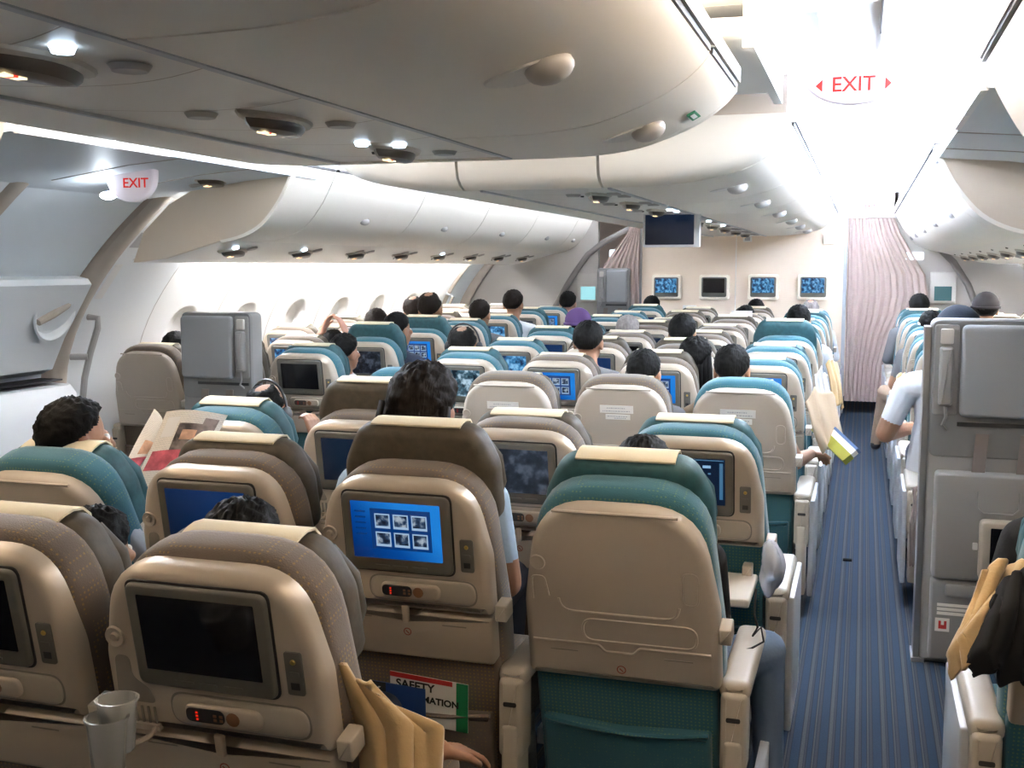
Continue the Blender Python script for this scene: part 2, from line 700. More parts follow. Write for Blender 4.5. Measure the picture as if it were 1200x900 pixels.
def window_panel(y0, y1, side, root, shade=True):
    """a sidewall lining panel with an oval window reveal and a closed shade"""
    yc, zc = (y0 + y1) / 2, 1.02
    ry, rz = 0.155, 0.205
    za, zb = 0.72, 1.34
    b = MB()
    g = 0.004
    wall_grid(y0 + g, y1 - g, zrange(0.0, za, 8), side, b=b)
    wall_grid(y0 + g, y1 - g, zrange(zb, 2.30, 12), side, b=b)
    rect, oval = [], []
    hw, hh = (y1 - y0) / 2 - g, (zb - za) / 2
    ac = math.atan2(hh, hw)
    angs = sorted([2 * PI * i / 36 for i in range(36)] + [ac, PI - ac, PI + ac, 2 * PI - ac])
    n = len(angs)
    zm = (za + zb) / 2
    for a in angs:
        ca, sa = math.cos(a), math.sin(a)
        t = min(hw / abs(ca) if abs(ca) > 1e-6 else 1e9, hh / abs(sa) if abs(sa) > 1e-6 else 1e9)
        rect.append((yc + ca * t, zm + sa * t))
        e = 2.6
        rr = (abs(ca / ry) ** e + abs(sa / rz) ** e) ** (-1 / e)
        oval.append((yc + ca * rr, zc + sa * rr))
    rings = []
    for t in (0, 0.25, 0.5, 0.75, 0.92, 1.0):
        rings.append([(side_x(wx(p[1] * (1 - t) + q[1] * t), side), p[0] * (1 - t) + q[0] * t, p[1] * (1 - t) + q[1] * t) for p, q in zip(rect, oval)])
    for k, (sc, d) in enumerate(((0.975, 0.012), (0.93, 0.035), (0.84, 0.062))):
        rings.append([(side_x(wx(zc + (q[1] - zc) * sc) - d, side), yc + (q[0] - yc) * sc, zc + (q[1] - zc) * sc) for q in oval])
    b.rings(rings, cap=False)
    b.build('panel', M_WALL, root, 60)
    s_ = MB()
    last = rings[-1]
    s_.add(last, [tuple(range(n))])
    zl = zc - 0.11
    dx = -0.003 if side == 'right' else 0.003
    s_.add([(side_x(wx(zl) - 0.055, side), yc - 0.05, zl - 0.006), (side_x(wx(zl) - 0.055, side), yc + 0.05, zl - 0.006),
            (side_x(wx(zl) - 0.045, side), yc + 0.05, zl + 0.006), (side_x(wx(zl) - 0.045, side), yc - 0.05, zl + 0.006)], [(0, 1, 2, 3)])
    s_.build('window_shade', M_WALL, root, 0)


PITCH_W = 0.745
for side in ('left', 'right'):
    root = empty('wall_' + side)
    tag(root, kind='structure')
    ys = 5.75
    while ys + PITCH_W < 10.8:
        window_panel(ys, ys + PITCH_W, side, root)
        ys += PITCH_W
    # plain lining between the door frame and the first window, and at the front
    for (a, c) in ((5.12, 5.75), (ys, 10.75)):
        wall_grid(a + 0.004, c - 0.004, zrange(0, 2.3, 24), side).build('panel', M_DOORL, root, 60)
    wall_grid(Y0, 3.6, zrange(0, 2.3, 24), side).build('panel', M_WALL, root, 60)
    wall_grid(Y0, 11.7, [0, 0.5, 0.9, 1.3, 1.6, 1.9, 2.3], side, off=-0.14).build('skin', M_GREYP, root, 60)

# ---- exit doors, aft pair beside the cross aisle and front pair by the bulkhead
def exit_door(idx, side, y0, y1, detail):
    root = empty('door_%d' % idx)
    tag(root, kind='structure')
    zs = zrange(0.02, 1.86, 24)
    wall_grid(y0 + 0.1, y1 - 0.1, zs, side, off=-0.07).build('door_panel', M_DOORP, root, 60)
    # padded frame around the opening
    for (ya, yb) in ((y1 - 0.115, y1 + 0.01), (y0 - 0.01, y0 + 0.115)):
        b = MB()
        rings = []
        for z in zrange(0.0, 1.86, 22):
            x = wx(z)
            r = [(x - 0.09, ya), (x - 0.02, ya), (x + 0.015, ya + 0.03), (x + 0.02, (ya + yb) / 2), (x + 0.015, yb - 0.03), (x, yb), (x - 0.09, yb)]
            rings.append([(side_x(q[0], side), q[1], z) for q in r])
        b.rings(rings)
        b.build('door_frame', M_TAUPE, root, 50)
    if not detail:
        return root
    # upper lining panel, slightly proud
    wall_grid(y0 + 0.13, y1 - 0.15, zrange(1.46, 1.85, 8), side, off=-0.04).build('upper_lining', M_DOORP, root, 60)
    # slide container: a shaped box bulging into the cabin
    b = MB()
    prof = []
    for z, d in ((0.90, 0.02), (0.93, 0.10), (1.10, 0.13), (1.30, 0.145), (1.385, 0.135), (1.415, 0.09), (1.43, -0.05)):
        prof.append((z, d))
    rings = []
    for y, k in ((y0 + 0.12, 0.6), (y0 + 0.16, 1.0), (y1 - 0.20, 1.0), (y1 - 0.16, 0.6)):
        rings.append([(side_x(wx(z) + d * k - 0.03, side), y, z) for z, d in prof] + [(side_x(wx(1.40) - 0.09, side), y, 1.40), (side_x(wx(0.92) - 0.09, side), y, 0.92)])
    b.rings(rings)
    b.build('handle_housing', M_DOORL, root, 40)
    b = MB()
    prof = [(0.02, 0.20), (0.3, 0.24), (0.62, 0.25), (0.80, 0.22), (0.845, 0.17), (0.855, -0.05)]
    rings = []
    for y, k in ((y0 + 0.12, 0.7), (y0 + 0.17, 1.0), (y1 - 0.19, 1.0), (y1 - 0.13, 0.8)):
        rings.append([(side_x(wx(z) + d * k, side), y, z) for z, d in prof] + [(side_x(wx(0.8) - 0.09, side), y, 0.84), (side_x(wx(0.1) - 0.09, side), y, 0.02)])
    b.rings(rings)
    b.build('slide_cover', M_DOORL, root, 40)
    b = MB()
    b.box(side_x(wx(0.86) + 0.12, side), side_x(wx(0.86) - 0.03, side), y0 + 0.13, y1 - 0.17, 0.868, 0.876)
    b.build('seal', M_DARK, root, 0)
    # round handle recess with the lever
    yc, zc = y1 - 0.37, 1.24
    x = wx(zc) + 0.112
    tilt = Matrix.Translation((side_x(x, side), yc, zc)) @ Matrix.Rotation(R(17) if side == 'left' else R(-17), 4, 'Y')
    rg = MB()
    n = 28
    rr = []
    for r_, d in ((0.155, 0.002), (0.145, 0.007), (0.135, 0.002), (0.12, -0.028)):
        rr.append([(d, r_ * math.cos(2 * PI * k / n), r_ * math.sin(2 * PI * k / n)) for k in range(n)])
    rg.rings(rr, cap=False)
    rg.add(rr[-1], [tuple(range(n))])
    rg.xf(tilt).build('handle_recess', M_DOORL, root, 50)
    hb = MB()
    hb.tube([(-0.012, 0.10, 0.055), (-0.004, 0.06, 0.042), (0.002, -0.03, -0.005), (0.002, -0.115, -0.045)], [0.024, 0.030, 0.026, 0.018], 10)
    hb.xf(tilt).build('door_lever', M_TAUPE, root)
    lb = MB()
    for k, mi in ((0, 0), (1, 1), (2, 2)):
        lb.box(0.004, 0.006, -0.09 + k * 0.07, -0.03 + k * 0.07, 0.165, 0.182, mi)
    lb.xf(tilt).build('placard', [M_GREEN, M_PAPER, M_RED], root, 0)
    # assist handle on the frame
    xg = wx(1.0)
    gb = MB()
    yg = y1 + 0.03
    gb.tube([(wx(1.20) + 0.02, yg, 1.20), (wx(1.19) + 0.085, yg + 0.005, 1.195), (wx(1.14) + 0.105, yg + 0.01, 1.14), (wx(1.0) + 0.105, yg + 0.015, 1.0), (wx(0.86) + 0.095, yg + 0.01, 0.86), (wx(0.72) + 0.085, yg, 0.72), (wx(0.68) + 0.01, yg, 0.68)], 0.018, 10)
    gb.tube([(wx(0.98) + 0.105, yg, 0.98), (wx(0.98) + 0.02, yg - 0.04, 0.98)], 0.018, 10)
    if side == 'right':
        gb.v = [(mir(v[0]), v[1], v[2]) for v in gb.v]
    gb.build('assist_handle', M_LAM, root)
    # stickers on the reveal panel beside the frame
    st = MB()
    for (za, zb, ya, yb, mi) in ((1.30, 1.49, y1 + 0.02, y1 + 0.085, 0), (1.58, 1.66, y1 + 0.02, y1 + 0.10, 1)):
        st.add([(side_x(wx(za) + 0.006, side), ya, za), (side_x(wx(za) + 0.006, side), yb, za), (side_x(wx(zb) + 0.006, side), yb, zb), (side_x(wx(zb) + 0.006, side), ya, zb)], [(0, 1, 2, 3)], mi)
    for r_ in range(5):
        for c_ in range(2):
            za = 1.32 + r_ * 0.035
            ya = y1 + 0.027 + c_ * 0.028
            st.add([(side_x(wx(za) + 0.0075, side), ya, za), (side_x(wx(za) + 0.0075, side), ya + 0.02, za), (side_x(wx(za + 0.016) + 0.0075, side), ya + 0.02, za + 0.016), (side_x(wx(za + 0.016) + 0.0075, side), ya, za + 0.016)], [(0, 1, 2, 3)], 2)
    st.build('placard', [M_PAPER, M_GREYPR, M_GREYPR], root, 0)
    return root


for i, (sd, a, c, dt) in enumerate((('left', 3.95, 5.12, True), ('right', 3.95, 5.12, True), ('left', 10.75, 11.62, False), ('right', 10.75, 11.62, False))):
    exit_door(i + 1, sd, a, c, dt)
    # filler aft of the aft doors
    if dt:
        wall_grid(3.6, 3.95, zrange(0, 2.3, 24), sd).build('wall_' + sd, M_DOORL, None, 60)['kind'] = 'structure'

# door headers: sloping lining above the aft exits
HEADER = [(-2.74, 1.93), (-3.0, 1.91), (-3.40, 1.855), (-3.56, 1.828)]
for side in ('left', 'right'):
    b = MB()
    pr = [(side_x(x, side), z) for x, z in HEADER] + [(side_x(x, side), z + 0.03) for x, z in reversed(HEADER)]
    b.extrude_xz(pr, 3.1, 5.3)
    h = b.build('trim_1' if side == 'left' else 'trim_2', M_DOORP, None, 30)
    tag(h, kind='structure')
    b = MB()
    for y in (4.05, 4.75, 5.06):
        b.box(side_x(-3.52, side), side_x(-2.8, side), y, y + 0.004, 1.80, 1.81)
    s = MB()
    for y in (4.08, 4.62):
        pr2 = [(side_x(x, side), z - 0.003) for x, z in HEADER[:3]] + [(side_x(x, side), z + 0.002) for x, z in reversed(HEADER[:3])]
        s.extrude_xz(pr2, y, y + 0.005)
    s.build('joint', M_GREYP, h, 30)
    s = MB()
    xs_ = sorted((side_x(-2.745, side), side_x(-2.725, side)))
    s.box(xs_[0], xs_[1], 3.12, 3.62, 1.925, 2.0)
    s.box(xs_[0], xs_[1], 3.64, 3.98, 1.925, 2.0)
    s.build('rail', M_WHITE, h, 0)

# ---- front bulkhead (centre), with side partitions, and the space beyond
b = MB()
bulk = empty('wall_front')
tag(bulk, kind='structure')
for xa, xb in ((-2.245, -1.262), (-1.262, -0.19)):
    q = MB()
    q.box(xa + 0.004, xb - 0.004, 11.65, 11.72, 0.0, 2.3)
    q.build('panel', M_BULK, bulk, 0)
q = MB()
q.box(-0.20, -0.165, 11.62, 11.73, 0, 2.3)
q.box(-2.28, -2.24, 11.62, 11.73, 0, 2.3)
q.build('edge_trim', M_ARMSIDE, bulk, 0)
q = MB()
q.box(-1.264, -1.26, 11.645, 11.66, 0, 2.3)
q.build('joint', M_WHITE, bulk, 0)
for side in ('left', 'right'):
    q = MB()
    xs = sorted((side_x(-2.72, side), side_x(-4.3, side)))
    q.box(xs[0], xs[1], 11.66, 11.74, 0, 2.3)
    o = q.build('wall_partition_' + side, M_GREYP, None, 0)
    tag(o, kind='structure')
    q = MB()
    pts = [(side_x(x, side), 11.60, z) for x, z in (((-2.37, 1.87), (-2.65, 1.73), (-2.82, 1.60), (-2.95, 1.42), (-3.06, 1.25), (-3.2, 1.0)) if side == 'left' else ((-2.95, 1.80), (-3.1, 1.70), (-3.28, 1.52), (-3.42, 1.30), (-3.52, 1.05)))]
    q.tube(pts, 0.032, 8)
    q.build('trim', plain('arc_trim', (0.20, 0.18, 0.165), 0.5), o, 50)
q = MB()
q.box(-4.4, 1.95, 13.2, 13.25, 0, 2.35)
tag(q.build('wall_galley', M_BULK, None, 0), kind='structure')
q = MB()
q.box(-4.4, 1.95, 11.7, 13.25, 2.25, 2.3)
tag(q.build('ceiling', M_CEIL, None, 0), kind='structure')
q = MB()
for xa in (-0.165, -2.74):
    q.box(xa, xa + 0.46, 11.66, 11.72, 1.955, 2.2)
tag(q.build('trim_3', plain('header_pinkish', (0.62, 0.50, 0.46), 0.5), None, 0), kind='structure')
q = MB()
q.slab(rrect(-0.05, 0.12, 2.03, 2.10, 0.03), 11.60, 11.66, 0.01, 0.0)
o = q.build('exit_sign', E_EXITW, None)
tag(o, 'small round-ended exit sign above the curtain at the right aisle front', 'sign')
t = text('lettering', 'EXIT', 0.05, E_EXITR, o)
t.location = (0.035, 11.597, 2.065)
t.rotation_euler = (PI / 2, 0, 0)

# ================================================================== OVERHEAD BINS
# centre bins -------------------------------------------------------
CBN = [(0.275, 1.782), (0.40, 1.783), (0.51, 1.787), (0.63, 1.803), (0.75, 1.843), (0.82, 1.880), (0.865, 1.915), (0.89, 1.945)]
CBF = [(0.275, 1.785), (0.40, 1.787), (0.57, 1.797), (0.73, 1.826), (0.82, 1.857), (0.89, 1.903), (0.935, 1.95), (0.96, 1.995)]


def smooth_prof(p, n=4):
    out = []
    for i in range(len(p) - 1):
        p0, p1, p2, p3 = p[max(i - 1, 0)], p[i], p[i + 1], p[min(i + 2, len(p) - 1)]
        for k in range(n):
            t = k / n
            out.append(tuple(0.5 * (2 * p1[j] + (p2[j] - p0[j]) * t + (2 * p0[j] - 5 * p1[j] + 4 * p2[j] - p3[j]) * t * t + (3 * p1[j] - p0[j] - 3 * p2[j] + p3[j]) * t ** 3) for j in (0, 1)))
    return out + [p[-1]]


CBN, CBF = smooth_prof(CBN, 3), smooth_prof(CBF, 3)
CB = CBN


def latch_mesh(r=0.045):
    b = MB()
    # domed paddle half set in an oval scoop
    b.sphere((0, 0, 0), (r * 0.5, r, r * 0.85), 16, 10)
    return b.mesh('latch', M_LAM, 60)


LATCH = latch_mesh()


def prof_z(cb, x):
    for (x0, z0), (x1, z1) in zip(cb, cb[1:]):
        if x <= x1:
            return z0 + (z1 - z0) * (x - x0) / (x1 - x0)
    return cb[-1][1]


def centre_bin(y0, y1, sgn, label, latches, nm='overhead_bin', splits=()):
    root = empty(nm, (XC, (y0 + y1) / 2, 1.795), label, 'bin', 'centre overhead bins')
    off = Vector((XC, (y0 + y1) / 2, 1.795))
    cb = CBN if y1 < 3.5 else CBF
    xt, zt = cb[-1]
    prof = [(XC + sgn * x, z) for x, z in cb]
    top = [(XC + sgn * x, z) for x, z in ((xt - 0.02, zt + 0.015), (xt - 0.2, zt + 0.02), (0.275, zt + 0.02))]
    b = MB()
    b.extrude_xz(prof + top, y0 + 0.004, y1 - 0.004)
    b.xf(Matrix.Translation(-off)).build('door', M_BIN, root, 30)
    # hinge rail along the upper edge
    b = MB()
    xe = XC + sgn * xt
    b.box(xe - 0.004, xe + 0.004, y0 + 0.02, y1 - 0.02, zt + 0.003, zt + 0.017)
    b.xf(Matrix.Translation(-off)).build('hinge_gap', M_DARK, root, 0)
    b = MB()
    b.box(xe - 0.02, xe + 0.012, y0 + 0.004, y1 - 0.004, zt + 0.017, zt + 0.055)
    b.xf(Matrix.Translation(-off)).build('rail', M_WHITE, root, 0)
    for ly in latches:
        x = XC + sgn * 0.70
        z = (1.827 if y1 < 3.5 else 1.8215)
        m = Matrix.Translation(Vector((x, ly, z)) - off) @ Matrix.Rotation(sgn * R(-18 if y1 < 3.5 else -10), 4, 'Y')
        sc = MB()
        n = 24
        rr = []
        for k_, d in ((1.0, 0.0), (0.97, -0.004), (0.85, -0.0025)):
            row = []
            for k in range(n):
                ox = 0.66 + 0.075 * k_ * math.cos(2 * PI * k / n)
                row.append((XC + sgn * ox - off.x, ly + 0.06 * k_ * math.sin(2 * PI * k / n) - off.y, prof_z(cb, ox) + d - off.z))
            rr.append(row)
        sc.rings(rr, cap=False)
        for q in range(n // 2 - 1):
            sc.add([rr[-1][q], rr[-1][q + 1], rr[-1][n - 2 - q], rr[-1][n - 1 - q]], [(0, 1, 2, 3)])
        sc.build('scoop', plain('scoop_shading', (0.74, 0.72, 0.68), 0.45), root, 50)  # flush pad, not cut in; its tone paints the hollow's lighter shading
        kb = MB()
        kb.sphere((0, 0, -0.008), (0.044, 0.052, 0.028), 18, 10)
        o = kb.xf(m).build('latch', M_LAM, root, 60)
    return root


def psu_strip(y0, y1, label):
    b = MB()
    b.box(XC - 0.275, XC + 0.268, y0, y1, 1.787, 1.82)
    o = b.build('service_channel', M_PSU, None, 0)
    tag(o, label, 'panel')
    b = MB()
    b.box(XC - 0.275, XC - 0.262, y0, y1, 1.780, 1.788)
    b.box(XC + 0.255, XC + 0.272, y0, y1, 1.780, 1.788)
    b.build('edge_strip', M_ARMSIDE, o, 0)
    b = MB()
    y = y0 + 0.25
    while y < y1 - 0.1:
        n = 10
        for k in range(n):
            x0_, x1_ = XC - 0.26 + 0.51 * k / n, XC - 0.26 + 0.51 * (k + 1) / n
            c0, c1 = 0.10 * math.sin(PI * k / n), 0.10 * math.sin(PI * (k + 1) / n)
            b.add([(x0_, y + c0, 1.7855), (x1_, y + c1, 1.7855), (x1_, y + c1 + 0.004, 1.7855), (x0_, y + c0 + 0.004, 1.7855)], [(0, 1, 2, 3)])
        y += 0.32
    b.build('joint', M_TAUPE, o, 0)
    return o


psu_strip(Y0, 3.03, 'long pale service strip under the near centre bins')
psu_strip(4.33, 11.62, 'long pale service strip under the far centre bins')
# near right-hand doors
ysp = [(-1.2, 1.30, ()), (1.30, 2.52, (1.88,)), (2.52, 3.04, (2.80,))]
words = ['rearmost', 'second', 'last']
lab = {0: 'large beige bin door in the top corner of the near centre bins', 1: 'large beige bin door with round latch, middle of the near bins',
       2: 'narrow beige end bin of the near centre bins with green marker'}
for i, (a, c, l) in enumerate(ysp):
    nb = centre_bin(a, c, 1, lab[i], l)
    if i == 2:
        b = MB()
        m = Matrix.Translation((-0.43 - XC, 2.90 - (a + c) / 2, 1.865 - 1.795)) @ Matrix.Rotation(R(-28), 4, 'Y')
        b.box(-0.012, 0.012, -0.05, 0.05, -0.004, -0.001, 0)
        b.box(-0.006, 0.006, -0.03, 0.03, -0.005, -0.004, 1)
        b.xf(m).build('marker', [M_GREEN, M_PAPER], nb, 0)
centre_bin(-1.2, 3.04, -1, 'beige left-hand side of the near centre bins above left aisle', ())
# rounded end of the near centre bins and of the far ones
def bin_end(y, sgn, label, nm='bin_endplate'):
    full = [(-x, z) for x, z in reversed(CB)] + CB
    rings = []
    for t, dy in ((0.0, 0.0), (0.35, 0.012), (0.7, 0.04), (1.0, 0.10)):
        rings.append([(XC + x * (1 - 0.02 * t), y + sgn * -1 * dy * -1, z + (0.27 + 0.06 - (z - 1.795)) * 0 + t * 0.0) for x, z in full])
    return rings


# far centre bins: end fascia facing the camera, three panels
FE = empty('bin_end_fascia', (XC, 4.2, 1.8), 'curved beige end fascia closing the far centre bins toward the exit', 'panel')
segs = [(-0.94, -0.33), (-0.33, 0.245), (0.245, 0.955)]


def cbz(x):
    x = abs(x)
    if x <= 0.275:
        return 1.785
    for (x0, z0), (x1, z1) in zip(CBF, CBF[1:]):
        if x <= x1:
            return z0 + (z1 - z0) * (x - x0) / (x1 - x0)
    return CBF[-1][1]


for xa, xb in segs:
    b = MB()
    rings = []
    for k in range(13):
        x = xa + 0.006 + (xb - xa - 0.012) * k / 12
        z0 = cbz(x)
        col = []
        for t, dy in ((0, 0.09), (0.06, 0.045), (0.18, 0.012), (0.35, 0.0), (0.6, -0.01), (1.0, -0.02)):
            col.append((x, dy, z0 + (2.03 - z0) * t - 1.8))
        col += [(x, 0.10, 2.03 - 1.8), (x, 0.12, z0 - 1.8 + 0.02)]
        rings.append(col)
    b.rings(rings)
    b.build('panel', M_BIN2, FE, 40)
b = MB()
b.box(-0.94, 0.94, 0.06, 0.09, 0.21, 0.38)
b.build('backing', M_TAUPE, FE, 0)
# near bins front face
NE = empty('bin_end_fascia', (XC, 3.04, 1.8), 'front face of the near centre bins above the cross aisle', 'panel')
b = MB()
full = [(-x, z - 1.8) for x, z in reversed(CB)] + [(x, z - 1.8) for x, z in CB]
top = [(0.89, 0.20), (-0.89, 0.20)]
b.extrude_xz(full + top, 0.0, 0.03)
b.build('panel', M_BIN2, NE, 30)
tag(NE, None)
# cross-aisle ceiling between near and far centre bins
q = MB()
q.box(XC - 0.90, XC + 0.90, 3.08, 4.17, 2.10, 2.14)
q.box(XC + 0.90, XC + 0.93, 3.08, 4.17, 2.06, 2.30)
q.box(XC - 0.93, XC - 0.90, 3.08, 4.17, 2.06, 2.30)
tag(q.build('ceiling', M_DOORP, None, 0), kind='structure')

ys = [4.30, 5.52, 6.75, 8.0, 9.2, 10.4, 11.6]
for i in range(6):
    centre_bin(ys[i], ys[i + 1], 1, 'pale bin door over the right aisle, %s along the far centre bins' % (ORD[i] if i else 'first'), ((ys[i] + ys[i + 1]) / 2 - 0.05,))
centre_bin(4.30, 11.6, -1, 'pale left-hand run of the far centre bins above the left aisle', ())

# side bins -----------------------------------------------------------
SB = [(-2.73, 1.985), (-2.77, 1.90), (-2.83, 1.80), (-2.92, 1.70), (-3.03, 1.642), (-3.16, 1.612)]
SB = smooth_prof(SB, 4)


def side_bin(y0, y1, side, label, latch=True):
    root = empty('overhead_bin', (side_x(-3.1, side), (y0 + y1) / 2, 1.548), label, 'bin', side + ' window bins')
    off = Vector(root.location)
    prof = [(side_x(x, side), z) for x, z in SB] + [(side_x(x, side), z) for x, z in ((-3.24, 1.625), (-3.25, 1.80), (-3.0, 1.985))]
    b = MB()
    b.extrude_xz(prof, y0 + 0.004, y1 - 0.004)
    b.xf(Matrix.Translation(-off)).build('door', M_BIN, root, 30)
    b = MB()
    xs = sorted((side_x(-2.72, side), side_x(-2.95, side)))
    b.box(xs[0], xs[1], y0 + 0.02, y1 - 0.02, 1.987, 1.997)
    b.xf(Matrix.Translation(-off)).build('hinge_gap', M_DARK, root, 0)
    b = MB()
    xs = sorted((side_x(-2.715, side), side_x(-2.95, side)))
    b.box(xs[0], xs[1], y0 + 0.006, y1 - 0.006, 1.997, 2.045)
    b.xf(Matrix.Translation(-off)).build('rail', M_WHITE, root, 0)
    if latch:
        s = 1 if side == 'left' else -1
        m = Matrix.Translation(Vector((side_x(-2.868, side), (y0 + y1) / 2, 1.757)) - off) @ Matrix.Rotation(s * R(58), 4, 'Y')
        sc = MB()
        n = 20
        rr = [[(0.075 * k_ * math.cos(2 * PI * k / n) - 0.04 * 0, 0.06 * k_ * math.sin(2 * PI * k / n), d) for k in range(n)] for k_, d in ((1, 0.002), (0.95, -0.006), (0.7, -0.002))]
        kb = MB()
        kb.sphere((-0.010 * s, 0, -0.016), (0.036, 0.070, 0.026), 16, 8)
        kb.xf(m).build('latch', M_LAM, root, 60)
    return root


ysL = [5.06, 5.50, 6.83, 8.16, 9.5, 10.9, 11.5]
for side in ('left', 'right'):
    nL = len(ysL) - 1
    for i in range(nL):
        w = ['first narrow', 'second', 'third', 'fourth', 'fifth', 'last short'][i]
        side_bin(ysL[i], ysL[i + 1], side, '%s pale bin along the %s windows counted from the exit door' % (w, side), i > 0)
    # end cap toward the exit door
    b = MB()
    prof = [(side_x(x, side), z) for x, z in SB] + [(side_x(x, side), z) for x, z in ((-3.50, 1.520), (-3.69, 1.50), (-3.62, 1.66), (-3.46, 1.80), (-3.20, 1.93), (-2.98, 1.985))]
    b.extrude_xz(prof, 5.03, 5.075)
    o = b.build('bin_endplate', plain('endplate_tan', (0.64, 0.55, 0.44), 0.5), None, 30)
    tag(o, 'flat tan end cap of the %s window bins beside the exit door' % side, 'panel')
    b = MB()
    prof = [(side_x(x + 0.012 * (1 if 1 else 0), side), z - 0.014) for x, z in SB] + [(side_x(x, side), z) for x, z in reversed(SB)]
    # pale rim following the door edge
    b.extrude_xz(prof, 5.02, 5.06)
    b.build('rim', M_BIN, o, 30)
    # bottom service panels under the bins
    ps = MB()
    prof = [(side_x(x, side), z) for x, z in ((-3.16, 1.612), (-3.50, 1.520), (-3.66, 1.500), (-3.72, 1.515), (-3.66, 1.54), (-3.16, 1.635))]
    ps.extrude_xz(prof, 5.06, 11.5)
    o = ps.build('service_channel', M_PSU, None, 40)
    tag(o, 'long pale service panel under the %s window bins' % side, 'panel')
    # aft bins
    for (a, c, w) in ((0.4, 1.7, 'rear'), (1.7, 3.09, 'near')):
        side_bin(a, c, side, 'pale %s bin over the %s windows aft of the exit' % (w, side), True)
    ps = MB()
    ps.extrude_xz(prof, 0.4, 3.09)
    o = ps.build('service_channel', M_PSU, None, 40)
    tag(o, 'pale service panel under the %s aft window bins' % side, 'panel')

# cove lamps ------------------------------------------------------------
def lamp(name, x, z, y0, y1, w, h, mat, label, grp):
    b = MB()
    b.slab(rrect(x - w / 2, x + w / 2, z - h / 2, z + h / 2, min(w, h) * 0.4, 2), y0, y1)
    o = b.build(name, mat, None, 40)
    return tag(o, label, 'lamp', grp)


lamp('cove_lamp', XC + 0.88, 2.075, 4.3, 11.1, 0.05, 0.02, E_COVE, 'cove light strip above far centre bins facing the right aisle', None)
lamp('cove_lamp', XC - 0.88, 2.075, 4.3, 11.6, 0.05, 0.02, E_COVEL, 'cove light strip above far centre bins facing the left aisle', None)
lamp('cove_lamp', XC + 0.80, 2.03, -1.2, 3.0, 0.05, 0.02, E_COVEA, 'cove light strip above near centre bins facing the right aisle', None)
lamp('cove_lamp', XC - 0.80, 2.03, -1.2, 3.0, 0.05, 0.02, E_COVELA, 'cove light strip above near centre bins facing the left aisle', None)
lamp('cove_lamp', mir(-2.80), 2.065, 5.1, 11.0, 0.05, 0.02, E_COVE, 'cove light strip on top of the right window bins', None)
lamp('cove_lamp', -2.80, 2.065, 5.1, 11.5, 0.05, 0.02, E_COVEL, 'cove light strip on top of the left window bins', None)
lamp('cove_lamp', -2.80, 2.065, 3.15, 5.0, 0.05, 0.02, E_COVEX, 'cove light strip above the left exit door lining', None)
lamp('cove_lamp', -2.80, 2.065, 0.4, 3.05, 0.05, 0.02, E_COVELA, 'cove light strip on top of the left aft bins', None)
lamp('cove_lamp', mir(-2.80), 2.065, 3.15, 5.0, 0.05, 0.02, E_COVEX, 'cove light strip above the right exit door lining', None)
lamp('cove_lamp', mir(-2.80), 2.065, 0.4, 3.05, 0.05, 0.02, E_COVEA, 'cove light strip on top of the right aft bins', None)
for side in ('left', 'right'):
    lamp('wash_lamp', side_x(-3.775, side), 1.555, 5.8, 10.8, 0.035, 0.02, E_WASH, 'strip lamp washing the %s window wall from above' % side, None)

# passenger service units -----------------------------------------------
def eye_outline(L_, W_, n=10):
    top = [(L_ * (2 * k / n - 1), W_ * math.sin(PI * k / n) ** 0.8) for k in range(n)]
    bot = [(-L_ * (2 * k / n - 1), -W_ * math.sin(PI * k / n) ** 0.8) for k in range(n)]
    return bot[::-1][-n:] if 0 else [(p[0], p[1]) for p in top] + [(p[0], p[1]) for p in bot]


def eye_mesh(L_, W_, d0, d1, mat, name):
    b = MB()
    o = eye_outline(L_, W_)
    b.rings([[(p[1] * k_, p[0] * k2, d0 + (d1 - d0) * t_) for p in o] for k_, k2, t_ in ((1, 1, 0), (0.93, 0.96, 0.45), (0.75, 0.85, 0.8), (0.4, 0.55, 1.0))])
    return b.mesh(name, mat, 30)


RIM = eye_mesh(0.155, 0.056, 0.0, -0.014, M_GREYRIM, 'rim')
LENS = eye_mesh(0.122, 0.044, -0.008, -0.034, M_LENS, 'lens')
b = MB()
b.box(-0.009, 0.009, -0.062, -0.044, -0.0365, -0.0305, 0)
b.box(-0.009, 0.009, -0.043, -0.034, -0.0365, -0.0305, 1)
b.box(-0.009, 0.009, -0.033, -0.016, -0.0365, -0.0305, 0)
SIGN = b.mesh('lit_sign', [E_AMBER, E_REDS], 0)


def disc_mesh(r, d0, d1, mat, name, n=16):
    b = MB()
    b.rings([[(r * math.cos(2 * PI * k / n), r * math.sin(2 * PI * k / n), d0) for k in range(n)], [(r * 0.8 * math.cos(2 * PI * k / n), r * 0.8 * math.sin(2 * PI * k / n), d1) for k in range(n)]])
    return b.mesh(name, mat, 40)


LAMP_OFF = disc_mesh(0.034, 0.0, -0.010, M_LAM, 'reading_light')
LAMP_ON = disc_mesh(0.019, 0.0, -0.009, E_READ, 'reading_light')
NOZ = disc_mesh(0.009, 0, -0.006, M_DARK, 'air_nozzle', 10)


def psu(loc, label, lamps, rot=0.0, grp=None, tilt=0.0):
    root = empty('service_unit', loc, label, 'light', grp)
    root.rotation_euler = (0, tilt, rot)
    inst('rim', RIM, root)
    inst('lens', LENS, root)
    inst('lit_sign', SIGN, root)
    for (x, y, on) in lamps:
        inst('reading_light', LAMP_ON if on else LAMP_OFF, root, Matrix.Translation((x, y, -0.001)))
    inst('air_nozzle', NOZ, root, Matrix.Translation((-0.09, 0.07, 0)))
    return root


